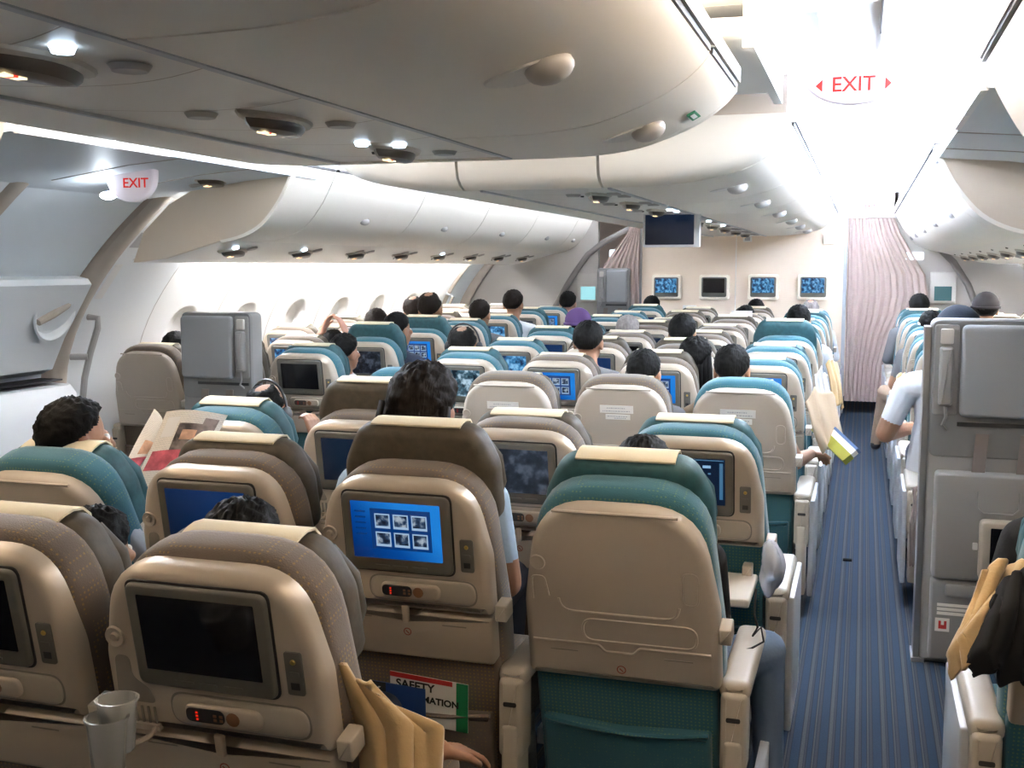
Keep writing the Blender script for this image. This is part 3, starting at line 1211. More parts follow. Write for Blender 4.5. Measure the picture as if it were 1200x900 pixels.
cy = [(1.38, 'nearest, cut by the left edge', ((0.10, -0.05, 1), (0.10, 0.1, 0))), (2.10, 'second, with two dark reading lights', ((-0.10, -0.12, 0), (0.10, 0.10, 0))),
      (2.72, 'third, with two lit blue-white lights', ((-0.02, -0.16, 1), (0.055, -0.10, 1), (0.10, 0.10, 0)))]
for y, w, l in cy:
    psu((-1.18, y, 1.7865), 'dark oval service light under the near centre bins, %s' % w, l, 0, 'centre service units')
for k, y in enumerate((4.72, 5.42, 6.12, 6.9, 7.7, 8.5, 9.3, 10.1, 10.9)):
    psu((-1.10, y, 1.7865), 'oval service light under the far centre bins, %s along the strip' % (['first', 'second', 'third', 'fourth', 'fifth', 'sixth', 'seventh', 'eighth', 'last'][k]),
        ((0.09, -0.1, k in (2, 4, 5)), (0.10, 0.06, k in (2, 3)), (-0.1, -0.05, 0)), 0, 'centre service units')
for side in ('left', 'right'):
    for k in range(8):
        y = 5.42 + k * 0.78
        psu((side_x(-3.33, side), y, 1.564), 'small oval service light under the %s window bins, %s from the exit door' % (side, ['first', 'second', 'third', 'fourth', 'fifth', 'sixth', 'seventh', 'last'][k]),
            ((0.07, -0.08, k in (0, 1, 4)), (0.07, 0.09, 0)), 0, side + ' service units', R(15) * (-1 if side == 'left' else 1))
psu((-3.10, 4.86, 1.905), 'oval service light in the ceiling lining beside the left exit sign', ((0.10, -0.02, 0), (-0.09, 0.0, 0)), 0, None, -R(12))
psu((mir(-3.10), 4.60, 1.905), 'oval service light in the ceiling lining by the right exit', ((0.10, -0.02, 0),), 0, None, R(12))

# exit signs ------------------------------------------------------------
def exit_sign(loc, rz, w, h, label, arrows, tx=0.0, sz=0.06):
    root = empty('exit_sign', loc, label, 'sign')
    root.rotation_euler = (0, 0, rz)
    o = []
    n = 24
    for k in range(n + 1):
        a = PI * k / n
        o.append((-w * math.cos(a), -h * math.sin(a) ** 0.8))
    o = o[::1]
    out = [(x, z) for x, z in o] + [(w * 0.96, h * 0.12), (-w * 0.96, h * 0.12)]
    b = MB()
    b.slab(out, -0.03, 0.03, 0.012, 0.012)
    b.build('housing', E_EXITW, root)
    b = MB()
    b.box(-w * 0.35, w * 0.35, -0.025, 0.025, h * 0.1, h * 0.1 + 0.07)
    b.build('bracket', M_WHITE, root, 0)
    t = text('lettering', 'EXIT', sz, E_EXITR, root, 0.001)
    t.location = (tx, -0.031, -h * 0.40)
    t.rotation_euler = (PI / 2, 0, 0)
    if arrows:
        for s_ in (-1, 1):
            a = MB()
            x = s_ * sz * 1.45
            z = -h * 0.40
            a.add([(x, -0.0315, z - sz * 0.3), (x, -0.0315, z + sz * 0.3), (x + s_ * sz * 0.33, -0.0315, z)], [(0, 1, 2)])
            a.build('arrow', E_EXITR, root, 0)
    return root


exit_sign((-0.055, 4.05, 2.135), 0, 0.165, 0.105, 'rounded white sign with red EXIT and two arrows above right aisle', True, 0, 0.07)
ex = exit_sign((-3.13, 4.28, 1.90), R(8), 0.115, 0.135, 'white wedge sign with red EXIT beside the left door', False, 0.03, 0.06)
b = MB()
b.sphere((-0.115, -0.01, -0.105), (0.035, 0.035, 0.018), 14, 8)
b.build('lamp', E_DOOR, ex)

# ================================================================== SEATS
HZ = 0.40     # hinge height


def bkm(me_name, b, mats, smooth=40):
    return b.mesh(me_name, mats, smooth)


def shell_outline(w0, w1, z0, z1, rt, rb=0.012):
    return rounded([(-w0 / 2, z0), (w0 / 2, z0), (w0 / 2 - 0.002, z0 + (z1 - z0) * 0.45), (w1 / 2, z1), (-w1 / 2, z1), (-w0 / 2 + 0.002, z0 + (z1 - z0) * 0.45)], [rb, rb, 0.12, rt, rt, 0.12], 7)


SEATM = {}
# --- fabric back cushion (per colour)
for c, mt in (('teal', M_TEAL), ('brown', M_BROWN)):
    b = MB()
    b.slab(shell_outline(0.455, 0.380, -0.02, 0.624, 0.15, 0.03), -0.048, 0.065, 0.03, 0.04)
    SEATM['back_cushion', c] = b.mesh('back_cushion', mt, 60)
    b = MB()
    b.slab(rrect(-0.215, 0.215, -0.19, 0.175, 0.02), -0.065, -0.03, 0.012, 0)
    SEATM['lower_back', c] = b.mesh('lower_back', mt, 50)
    b = MB()
    o = rounded([(-0.20, -0.16), (0.20, -0.16), (0.20, 0.03), (0.0, 0.015), (-0.20, 0.03)], [0.02, 0.02, 0.01, 0.05, 0.01])
    b.slab(o, -0.092, -0.062, 0.012, 0)
    b.tube([(-0.195, -0.088, 0.032), (-0.1, -0.096, 0.022), (0, -0.098, 0.018), (0.1, -0.096, 0.022), (0.195, -0.088, 0.032)], 0.007, 6)
    SEATM['pocket', c] = b.mesh('pocket', mt, 50)
    b = MB()
    b.slab(rrect(-0.228, 0.228, 0.30, 0.44, 0.05), 0.0, 0.47, 0.04, 0.05)
    SEATM['seat_cushion', c] = b.mesh('seat_cushion', mt, 60)
for c, mt in (('teal', M_TEALH), ('brown', M_BROWNH)):
    b = MB()
    o = rounded([(-0.200, 0.42), (0.200, 0.42), (0.195, 0.56), (0.150, 0.655), (-0.150, 0.655), (-0.195, 0.56)], [0.03, 0.03, 0.10, 0.07, 0.07, 0.10], 6)
    b.slab(o, 0.0, 0.095, 0.03, 0.035)
    # forward-folding side wings
    for s in (-1, 1):
        w = [(s * 0.165, 0.075, 0.45), (s * 0.175, 0.09, 0.50), (s * 0.168, 0.092, 0.56), (s * 0.14, 0.08, 0.62)]
        b.tube(w, [0.016, 0.022, 0.022, 0.014], 8)
    SEATM['headrest', c] = b.mesh('headrest', mt, 60)
# cover cloth over the top of the headrest
b = MB()
path = [(0.012, 0.6535), (0.016, 0.6555), (0.022, 0.657), (0.035, 0.6590), (0.058, 0.6590), (0.084, 0.652), (0.101, 0.632), (0.102, 0.56), (0.103, 0.48)]
for lo, hi in ((0, 0.004),):
    vs, fs = [], []
    for (y, z) in path:
        for x in (-0.115, 0.115):
            vs.append((x, y, z))
    for (y, z) in path:
        for x in (-0.115, 0.115):
            vs.append((x, y * 1.0 + (-0.004 if z < 0.65 and y < 0 else 0.003 if y > 0.08 else 0), z + (0.004 if z > 0.63 else 0)))
    n = len(path)
    for i in range(n - 1):
        fs.append((2 * i, 2 * i + 1, 2 * i + 3, 2 * i + 2))
        k = 2 * n
        fs.append((k + 2 * i + 2, k + 2 * i + 3, k + 2 * i + 1, k + 2 * i))
        for s in (0, 1):
            fs.append((2 * i + s, k + 2 * i + s, k + 2 * i + 2 + s, 2 * i + 2 + s))
    fs.append((0, 1, 2 * n + 1, 2 * n))
    b.add(vs, fs)
SEATM['headrest_cover'] = b.mesh('headrest_cover', M_COVER, 60)

# --- screen shell
b = MB()
b.slab(shell_outline(0.43, 0.345, 0.288, 0.608, 0.145), -0.092, -0.045, 0.022, 0)
SEATM['shell_screen'] = b.mesh('back_shell', M_SHELL, 50)
b = MB()
b.slab(rounded([(-0.215, 0.165), (0.215, 0.165), (0.215, 0.284), (0.035, 0.284), (0.02, 0.268), (-0.02, 0.268), (-0.035, 0.284), (-0.215, 0.284)], [0.012, 0.012, 0.006, 0.01, 0.015, 0.015, 0.01, 0.006], 3), -0.090, -0.048, 0.008, 0)
SEATM['tray_screen'] = b.mesh('tray_table', M_SHELL, 40)
b = MB()
b.slab(rrect(-0.008, 0.008, 0.258, 0.302, 0.004, 3), -0.099, -0.088, 0.003, 0)
SEATM['tray_latch'] = b.mesh('tray_latch', M_SHELL, 40)
# no-entry mark and print lines on the tray
b = MB()
n = 20
ring = [[(r_ * math.cos(2 * PI * k / n), -0.0906, 0.232 + r_ * math.sin(2 * PI * k / n)) for k in range(n)] for r_ in (0.010, 0.0075)]
b.rings(ring, 0, cap=False)
b.add([(-0.005, -0.0906, 0.234), (0.003, -0.0906, 0.226), (0.005, -0.0906, 0.228), (-0.003, -0.0906, 0.236)], [(0, 1, 2, 3)], 0)
b.box(-0.15, -0.09, -0.0908, -0.0902, 0.262, 0.2645, 1)
b.box(0.09, 0.15, -0.0908, -0.0902, 0.256, 0.2585, 1)
SEATM['tray_mark'] = b.mesh('tray_mark', [M_REDM, M_SHELLD], 0)
b = MB()
b.slab(rrect(-0.142, 0.134, 0.385, 0.585, 0.020), -0.0945, -0.085, 0.001, 0)
SEATM['gasket'] = b.mesh('screen_gasket', M_GASK, 40)
b = MB()
b.slab(rrect(-0.138, 0.130, 0.389, 0.581, 0.018), -0.103, -0.088, 0.006, 0)
for x in (-0.045, 0.0, 0.05):
    b.box(x - 0.018, x + 0.018, -0.1045, -0.1028, 0.402, 0.406)
SEATM['bezel'] = b.mesh('screen', M_BEZEL, 40)
DX0, DX1, DZ0, DZ1 = -0.115, 0.108, 0.422, 0.562


def display_mesh(kind):
    b = MB()
    y = -0.1036
    b.slab(rrect(DX0, DX1, DZ0, DZ1, 0.002, 2), y, -0.095)
    mats = [display({'menu_busy': 'menu', 'map': 'navy'}.get(kind, kind))]
    if kind in ('menu', 'menu_busy'):
        mats += [E_PANEL, E_FRAME, display('thumb')]
        y -= 0.0005
        b.box(-0.066, 0.084, y, y + 0.0004, 0.446, 0.546, 1)
        for r_ in range(2):
            for c_ in range(3):
                x0, z0 = -0.055 + c_ * 0.046, 0.498 - r_ * 0.045
                b.box(x0, x0 + 0.038, y - 0.0004, y, z0, z0 + 0.036, 2)
                b.box(x0 + 0.003, x0 + 0.035, y - 0.0007, y - 0.0004, z0 + 0.006, z0 + 0.033, 3)
        for k in range(5):
            b.box(-0.105, -0.078, y - 0.0003, y, 0.535 - k * 0.014, 0.539 - k * 0.014, 1)
    if kind == 'map':
        mats += [emit('map_pale', (0.25, 0.45, 0.7), 0.5), emit('map_mid', (0.05, 0.16, 0.3), 0.45)]
        y -= 0.0005
        b.box(DX0 + 0.004, DX1 - 0.004, y, y + 0.0004, 0.556, 0.559, 2)
        b.add([(0.00, y, 0.500), (0.014, y, 0.50), (0.012, y, 0.53), (0.006, y, 0.536)], [(0, 1, 2, 3)], 1)
        b.box(0.045, 0.068, y, y + 0.0004, 0.534, 0.542, 1)
        b.box(0.06, 0.068, y, y + 0.0004, 0.515, 0.52, 2)
        b.box(0.092, 0.102, y, y + 0.0004, 0.44, 0.55, 2)
    return b.mesh('display', mats, 0)


for k in ('off', 'menu', 'menu_dim', 'map', 'film', 'film_blue', 'reflect_grey', 'navy'):
    SEATM['display', k] = display_mesh(k)
# handset in its cradle
b = MB()
b.slab(rrect(-0.085, 0.180, 0.315, 0.373, 0.028, 7), -0.097, -0.088, 0.006, 0, mi=0)
b.slab(rrect(-0.0885, 0.1835, 0.3115, 0.3765, 0.030, 7), -0.0925, -0.088, 0.001, 0, mi=1)
SEATM['cradle'] = b.mesh('handset_cradle', [plain('cradle_grey', (0.36, 0.32, 0.26), 0.4), M_SHELLD], 45)
b = MB()
b.slab(rrect(-0.055, 0.095, 0.324, 0.362, 0.018, 7), -0.105, -0.094, 0.006, 0, mi=0)
b.slab(rrect(-0.050, 0.025, 0.330, 0.357, 0.012, 6), -0.1065, -0.103, 0.001, 0, mi=1)
for i in range(3):
    b.box(-0.030, -0.026, -0.1075, -0.106, 0.335 + i * 0.0065, 0.338 + i * 0.0065, 2)
for i in range(4):
    b.box(0.004 + (i % 2) * 0.012, 0.010 + (i % 2) * 0.012, -0.1075, -0.106, 0.336 + (i // 2) * 0.008, 0.341 + (i // 2) * 0.008, 3)
b.slab(rounded([(0.041 + 0.013 * math.cos(2 * PI * k / 12), 0.343 + 0.013 * math.sin(2 * PI * k / 12)) for k in range(12)], 0), -0.107, -0.104, 0.001, 0, mi=3)
SEATM['handset'] = b.mesh('handset', [M_SHELL, M_GASK, E_LED, plain('amber_button', (0.22, 0.11, 0.05), 0.5)], 45)
# jack plate
b = MB()
b.slab(rrect(0.148, 0.180, 0.400, 0.480, 0.005, 3), -0.0955, -0.088, 0.001, 0, mi=0)
n = 12
b.rings([[(0.164 + r_ * math.cos(2 * PI * k / n), y, 0.462 + r_ * math.sin(2 * PI * k / n)) for k in range(n)] for r_, y in ((0.0055, -0.095), (0.004, -0.098), (0.002, -0.098))], 1)
b.box(0.155, 0.173, -0.097, -0.095, 0.437, 0.444, 0)
b.box(0.156, 0.172, -0.0965, -0.095, 0.411, 0.424, 2)
SEATM['jack'] = b.mesh('jack_panel', [M_BUTT, M_GOLD, M_GASK], 40)
# coat hook and cup recess on the left of the shell
b = MB()
b.rings([[(-0.180 + r_ * math.cos(2 * PI * k / 18), y, 0.470 + r_ * math.sin(2 * PI * k / 18)) for k in range(18)] for r_, y in ((0.020, -0.0915), (0.018, -0.096), (0.013, -0.094), (0.009, -0.0925), (0.007, -0.098))])
SEATM['hook'] = b.mesh('coat_hook', M_SHELL, 50)
b = MB()
o = rounded([(-0.195, 0.345), (-0.115, 0.345), (-0.128, 0.375), (-0.158, 0.395), (-0.158, 0.435), (-0.188, 0.435)], [0.012, 0.01, 0.02, 0.02, 0.014, 0.014], 4)
b.slab(o, -0.0925, -0.085, 0.0005, 0)
SEATM['recess'] = b.mesh('side_recess', M_SHELLD, 40)
b = MB()
for i in range(6):
    b.box(-0.190 + i * 0.013, -0.186 + i * 0.013, -0.0945, -0.090, 0.303, 0.338)
SEATM['grille'] = b.mesh('recess_grille', M_SHELLD, 0)
b = MB()
cu = [(-0.155 + 0.036 * math.cos(2 * PI * k / 20), -0.118 + 0.036 * math.sin(2 * PI * k / 20), 0.300) for k in range(21)]
b.tube(cu, 0.005, 6, cap=False)
b.box(-0.195, -0.115, -0.100, -0.088, 0.294, 0.306)
SEATM['cup_holder'] = b.mesh('cup_holder', M_SHELL, 45)
# --- blank shell with moulded ridges
b = MB()
b.slab(shell_outline(0.45, 0.36, 0.15, 0.596, 0.15, 0.02), -0.092, -0.045, 0.022, 0)
SEATM['shell_blank'] = b.mesh('back_shell', M_SHELLB, 50)


def ridge(b, pts, r=0.0035, y=-0.0915, closed=False):
    p = [(x, y, z) for x, z in pts]
    if closed:
        p.append(p[0])
    b.tube(p, r, 6, cap=not closed)


b = MB()
ridge(b, rounded([(-0.155, 0.560), (-0.135, 0.335), (0.135, 0.335), (0.155, 0.560)], [0, 0.035, 0.035, 0], 5)[1:-1])
ridge(b, rounded([(-0.14, 0.588), (0.14, 0.588)], 0) + [])
ridge(b, rrect(-0.085, 0.175, 0.262, 0.318, 0.028, 6), closed=True)
ridge(b, rounded([(-0.205, 0.252), (-0.05, 0.252), (-0.035, 0.235), (0.03, 0.235), (0.045, 0.252), (0.205, 0.252)], [0, 0.01, 0.012, 0.012, 0.01, 0], 3))
ridge(b, rrect(0.145, 0.180, 0.375, 0.455, 0.016, 4), 0.0025, closed=True)
b.rings([[(-0.182 + r_ * math.cos(2 * PI * k / 16), y, 0.455 + r_ * math.sin(2 * PI * k / 16)) for k in range(16)] for r_, y in ((0.020, -0.0915), (0.017, -0.0945), (0.012, -0.093), (0.005, -0.0925))])
ridge(b, rounded([(-0.198, 0.36), (-0.198, 0.42), (-0.168, 0.42), (-0.16, 0.37)], [0, 0.012, 0.012, 0], 3), 0.0025)
SEATM['ridges'] = b.mesh('moulding', M_SHELLB, 60)
b = MB()
n = 20
b.rings([[(0.0 + r_ * math.cos(2 * PI * k / n), -0.0926, 0.190 + r_ * math.sin(2 * PI * k / n)) for k in range(n)] for r_ in (0.011, 0.0085)], 0, cap=False)
b.add([(-0.005, -0.0926, 0.192), (0.003, -0.0926, 0.184), (0.005, -0.0926, 0.186), (-0.003, -0.0926, 0.194)], [(0, 1, 2, 3)], 0)
b.box(-0.165, -0.10, -0.0928, -0.092, 0.228, 0.2305, 1)
b.box(0.10, 0.165, -0.0928, -0.092, 0.228, 0.2305, 1)
SEATM['blank_mark'] = b.mesh('printed_mark', [M_REDM, M_SHELLD], 0)
# sticker
b = MB()
b.box(-0.082, 0.062, -0.0935, -0.0918, 0.482, 0.516, 0)
b.box(-0.058, 0.048, -0.0935, -0.0918, 0.454, 0.477, 0)
for z, x0, x1 in ((0.504, -0.052, 0.03), (0.491, -0.07, 0.05), (0.468, -0.05, 0.036), (0.460, -0.02, 0.03)):
    x = x0
    while x < x1:
        w = random.uniform(0.004, 0.011)
        b.box(x, min(x + w, x1), -0.0939, -0.0934, z - 0.002, z + 0.002, 1)
        x += w + 0.003
SEATM['sticker'] = b.mesh('sticker', [M_PAPER, M_GREYPR], 0)
# --- base
b = MB()
b.slab(rrect(-0.036, 0.036, 0.50, 0.545, 0.02, 4), -0.10, 0.34, 0.02, 0.025)
SEATM['arm_pad'] = b.mesh('armrest', M_ARM, 50)
b = MB()
b.slab(rrect(-0.030, 0.030, 0.33, 0.52, 0.014, 3), -0.115, -0.03, 0.014, 0.012, mi=0)
b.slab(rrect(-0.016, 0.016, 0.455, 0.466, 0.004, 2), -0.1165, -0.11, 0, 0, mi=1)
b.slab(rrect(-0.020, 0.020, 0.12, 0.41, 0.01, 3), -0.122, -0.03, 0.008, 0, mi=0)
SEATM['arm_post'] = b.mesh('armrest_post', [M_ARM, M_DARK], 50)
b = MB()
b.slab(rounded([(-0.01, 0.10), (0.01, 0.10), (0.012, 0.51), (-0.012, 0.51)], 0.006, 2), -0.06, 0.36, 0.006, 0.006)
SEATM['side_panel'] = b.mesh('side_panel', M_ARMSIDE, 40)
b = MB()
b.tube([(0, 0.05, 0.32), (0, 0.02, 0.15), (0, -0.02, 0.02), (0, -0.05, 0.012)], 0.018, 8)
SEATM['leg_rear'] = b.mesh('leg', M_METAL, 50)
b = MB()
b.tube([(0, 0.33, 0.32), (0, 0.36, 0.15), (0, 0.38, 0.02), (0, 0.42, 0.012)], 0.018, 8)
SEATM['leg_front'] = b.mesh('leg', M_METAL, 50)
b = MB()
b.box(-0.252, 0.252, 0.04, 0.09, 0.275, 0.315)
b.box(-0.252, 0.252, 0.32, 0.37, 0.275, 0.315)
SEATM['frame'] = b.mesh('seat_frame', M_METAL, 0)
b = MB()
b.slab(rrect(-0.014, 0.014, -0.02, 0.02, 0.004, 3), -0.03, 0.02, 0.004, 0)
SEATM['hinge'] = b.mesh('hinge_cap', M_ARM, 40)
b = MB()
b.slab(rrect(-0.20, 0.20, -0.012, 0.012, 0.008, 3), -0.27, 0.0, 0.006, 0.006)
SEATM['tray_open'] = b.mesh('tray_table', plain('tray_top', (0.62, 0.57, 0.50), 0.4), 40)

SEATS = {}


def seat(bank, row, col, x, ytop, color, back, disp, label, group, tilt=9.0, raise_=0.01, arms=(1,), aisle=0, sticker=False, tray='stowed', dx=0.0, pocket=True, panel_h=1.0):
    """ytop: where the rear upper edge of the shell stands"""
    root = empty('airline_seat', (x + dx, ytop + 0.62 * math.sin(R(tilt)) + 0.09, 0), label, 'seat', group)
    T = Matrix.Translation((0, 0, HZ)) @ Matrix.Rotation(R(tilt), 4, 'X')
    P = lambda nm, key, m=T: inst(nm, SEATM[key], root, m)
    P('back_cushion', ('back_cushion', color))
    P('lower_back', ('lower_back', color))
    if pocket:
        P('pocket', ('pocket', color))
    TH_ = T @ Matrix.Translation((0, 0.030, raise_ - 0.046))
    hr = P('headrest', ('headrest', color), TH_)
    cv = inst('headrest_cover', SEATM['headrest_cover'], hr)
    I = Matrix.Identity(4)
    if back == 'screen':
        sh = P('back_shell', 'shell_screen')
        if tray == 'stowed':
            tr = P('tray_table', 'tray_screen')
            inst('tray_mark', SEATM['tray_mark'], tr)
        else:
            tr = inst('tray_table', SEATM['tray_open'], root, Matrix.Translation((0, -0.11, 0.575)))
            inst('tray_arm', SEATM['hinge'], tr, Matrix.Translation((0.17, 0.0, 0.02)))
        inst('tray_latch', SEATM['tray_latch'], sh)
        inst('screen_gasket', SEATM['gasket'], sh)
        inst('coat_hook', SEATM['hook'], sh)
        inst('side_recess', SEATM['recess'], sh)
        inst('recess_grille', SEATM['grille'], sh)
        inst('cup_holder', SEATM['cup_holder'], sh)
        sc = P('screen', 'bezel')
        inst('display', SEATM['display', disp], sc)
        hc = P('handset_cradle', 'cradle')
        inst('handset', SEATM['handset'], hc)
        P('jack_panel', 'jack')
    else:
        sh = P('back_shell', 'shell_blank')
        inst('moulding', SEATM['ridges'], sh)
        inst('printed_mark', SEATM['blank_mark'], sh)
        if sticker:
            inst('sticker', SEATM['sticker'], sh)
    P('hinge_cap', 'hinge', T @ Matrix.Translation((0.236, -0.06, 0.30)))
    inst('seat_cushion', SEATM['seat_cushion', color], root)
    inst('seat_frame', SEATM['frame'], root)
    for s in arms:
        inst('armrest', SEATM['arm_pad'], root, Matrix.Translation((s * 0.252, 0, 0)))
        inst('armrest_post', SEATM['arm_post'], root, Matrix.Translation((s * 0.252, 0, 0)))
    if aisle:
        inst('side_panel', SEATM['side_panel'], root, Matrix.Translation((aisle * 0.290, 0, 0)) @ Matrix.Diagonal((1, 1, panel_h, 1)))
    for lx in (-0.16, 0.16):
        inst('leg', SEATM['leg_rear'], root, Matrix.Translation((lx, 0, 0)))
        inst('leg', SEATM['leg_front'], root, Matrix.Translation((lx, 0, 0)))
    root.scale.z = 1 + 0.011 * max(0.0, ytop - 4.5)
    SEATS[bank, row, col] = root
    return root


S = 0.508
XA = -0.467
ROWS = [1.54, 2.31, 3.14, 4.57, 5.40, 6.23, 7.06, 7.89, 8.72, 9.55, 10.40]
COLW = ['beside the right aisle', 'second from the right aisle', 'third from the right aisle', 'beside the left aisle']
ROWW = ['nearest row', 'second row', 'third row', 'fourth row', 'fifth row', 'sixth row', 'seventh row', 'eighth row', 'ninth row', 'tenth row', 'front row']
DISPW = {'off': 'black screen', 'menu': 'blue menu screen', 'menu_dim': 'dim blue screen', 'map': 'dark blue map screen', 'film': 'film screen', 'film_blue': 'blue film screen', 'reflect_grey': 'dim reflecting screen', 'navy': 'dark screen'}
spec = {}   # (row, col): overrides
spec[0, 1] = dict(disp='off', tilt=11, arms=(), raise_=-0.005, dx=-0.06)
spec[0, 2] = dict(disp='off', tilt=11, dx=-0.045)
spec[1, 0] = dict(back='blank', raise_=0.045, tilt=15, dx=-0.035, panel_h=0.45)
spec[1, 1] = dict(disp='menu', raise_=0.094, dx=-0.035)
spec[1, 2] = dict(disp='menu_dim', raise_=0.03, dx=-0.03)
spec[1, 3] = dict(back='blank', raise_=-0.005, tilt=20, dx=-0.075)
spec[2, 0] = dict(disp='map', raise_=0.015, tray='open')
spec[2, 1] = dict(disp='reflect_grey', raise_=0.012, dx=-0.015)
spec[2, 2] = dict(disp='navy', raise_=0.10, dx=-0.03)
spec[2, 3] = dict(disp='navy', raise_=0.015, dx=-0.05, tilt=16)
for c in range(4):
    spec[3, c] = dict(back='blank', sticker=c < 3, raise_=-0.018)
spec[4, 0] = dict(disp='menu')
spec[4, 1] = dict(disp='menu')
spec[4, 2] = dict(disp='menu')
spec[4, 3] = dict(disp='film', raise_=0.02)
spec[5, 0] = dict(disp='off', raise_=0.01)
spec[5, 1] = dict(disp='navy', raise_=0.03)
spec[5, 2] = dict(disp='menu_dim', raise_=0.03)
spec[5, 3] = dict(disp='film_blue')
spec[6, 0] = dict(disp='film_blue', raise_=0.10)
spec[6, 1] = dict(disp='navy')
spec[6, 2] = dict(disp='off')
spec[6, 3] = dict(disp='menu_dim')
disps = ['reflect_grey', 'menu_dim', 'off', 'film_blue', 'navy', 'film', 'off']
for r in range(len(ROWS)):
    for c in range(4):
        if r == 0 and c in (0, 3):
            continue
        sp = dict(spec.get((r, c), {}))
        color = 'teal' if c in (0, 3) else 'brown'
        back = sp.pop('back', 'screen')
        disp = sp.pop('disp', disps[(r * 3 + c * 2) % 7])
        look = 'blank back' if back == 'blank' else DISPW[disp]
        lb = '%s seat with %s, %s, %s of centre seats' % (color, look, COLW[c], ROWW[r])
        sp.setdefault('tilt', 9 + ((r * 7 + c * 5) % 4) * 0.6)
        sp.setdefault('raise_', [0.01, 0.03, 0.0, 0.02][(r + c) % 4])
        arms = sp.pop('arms', (1, -1) if c == 3 else (1,))
        seat('centre', r, c, XA - S * c, ROWS[r], color, back, disp, lb, 'centre block seats', arms=arms, aisle=1 if c == 0 else 0, **sp)

# window banks: left counted from the exit door forward
LROWS = [5.42, 6.25, 7.08, 7.91, 8.74, 9.57, 10.40]
LX = [mir(0.476), mir(0.476 + S), mir(0.476 + 2 * S)]
LXW = ['beside the left aisle', 'in the middle', 'beside the window']
lspec = {(0, 0): dict(disp='off', raise_=0.02), (0, 1): dict(disp='off'), (0, 2): dict(back='blank'), (1, 0): dict(disp='reflect_grey', raise_=0.09),
         (1, 1): dict(disp='film_blue'), (2, 0): dict(disp='menu', raise_=0.09), (2, 1): dict(disp='menu_dim'), (3, 0): dict(disp='reflect_grey', raise_=0.02), (4, 0): dict(disp='film_blue'), (5, 0): dict(disp='reflect_grey'), (6, 0): dict(disp='menu')}  # second row's middle screen: blue noise glow stands in for a bluish reflection
for r, y in enumerate(LROWS):
    for c in range(3):
        sp = dict(lspec.get((r, c), {}))
        color = 'teal' if c == 0 else 'brown'
        back = sp.pop('back', 'screen')
        disp = sp.pop('disp', disps[(r * 2 + c * 3) % 7])
        look = 'blank back' if back == 'blank' else DISPW[disp]
        lb = '%s seat with %s %s, %s row past the left door' % (color, look, LXW[c], ['first', 'second', 'third', 'fourth', 'fifth', 'sixth', 'last'][r])
        sp.setdefault('raise_', [0.01, 0.03, 0.0, 0.02][(r + c) % 4])
        seat('left', r, c, LX[c], y, color, back, disp, lb, 'left window block seats', arms=(1, -1) if c == 0 else (-1,), aisle=1 if c == 0 else 0, **sp)
# right bank, forward of the jumpseat
RROWS = [4.90, 5.73, 6.56, 7.39, 8.22, 9.05, 9.88, 10.6]
RX = [0.490, 0.490 + S, 0.490 + 2 * S]
RXW = ['beside the right aisle', 'in the middle', 'beside the window']
for r, y in enumerate(RROWS):
    for c in range(3):
        color = 'teal' if c == 0 else 'brown'
        disp = disps[(r * 2 + c * 3) % 7]
        lb = '%s seat with %s %s, %s row past the right jumpseat' % (color, DISPW[disp], RXW[c], ['first', 'second', 'third', 'fourth', 'fifth', 'sixth', 'seventh', 'last'][r])
        seat('right', r, c, RX[c], y, color, 'screen', disp, lb, 'right window block seats', arms=(-1, 1) if c == 0 else (1,), aisle=-1 if c == 0 else 0, raise_=[0.02, 0.0, 0.04, 0.01][(r + c) % 4])
# the near right seat whose armrest shows at the picture's edge
seat('right', 'near', 0, 0.525, 2.31, 'teal', 'screen', 'off', 'teal seat with tan armrest at the lower right, aft of the jumpseat', 'right window block seats', arms=(-1,), aisle=-1)

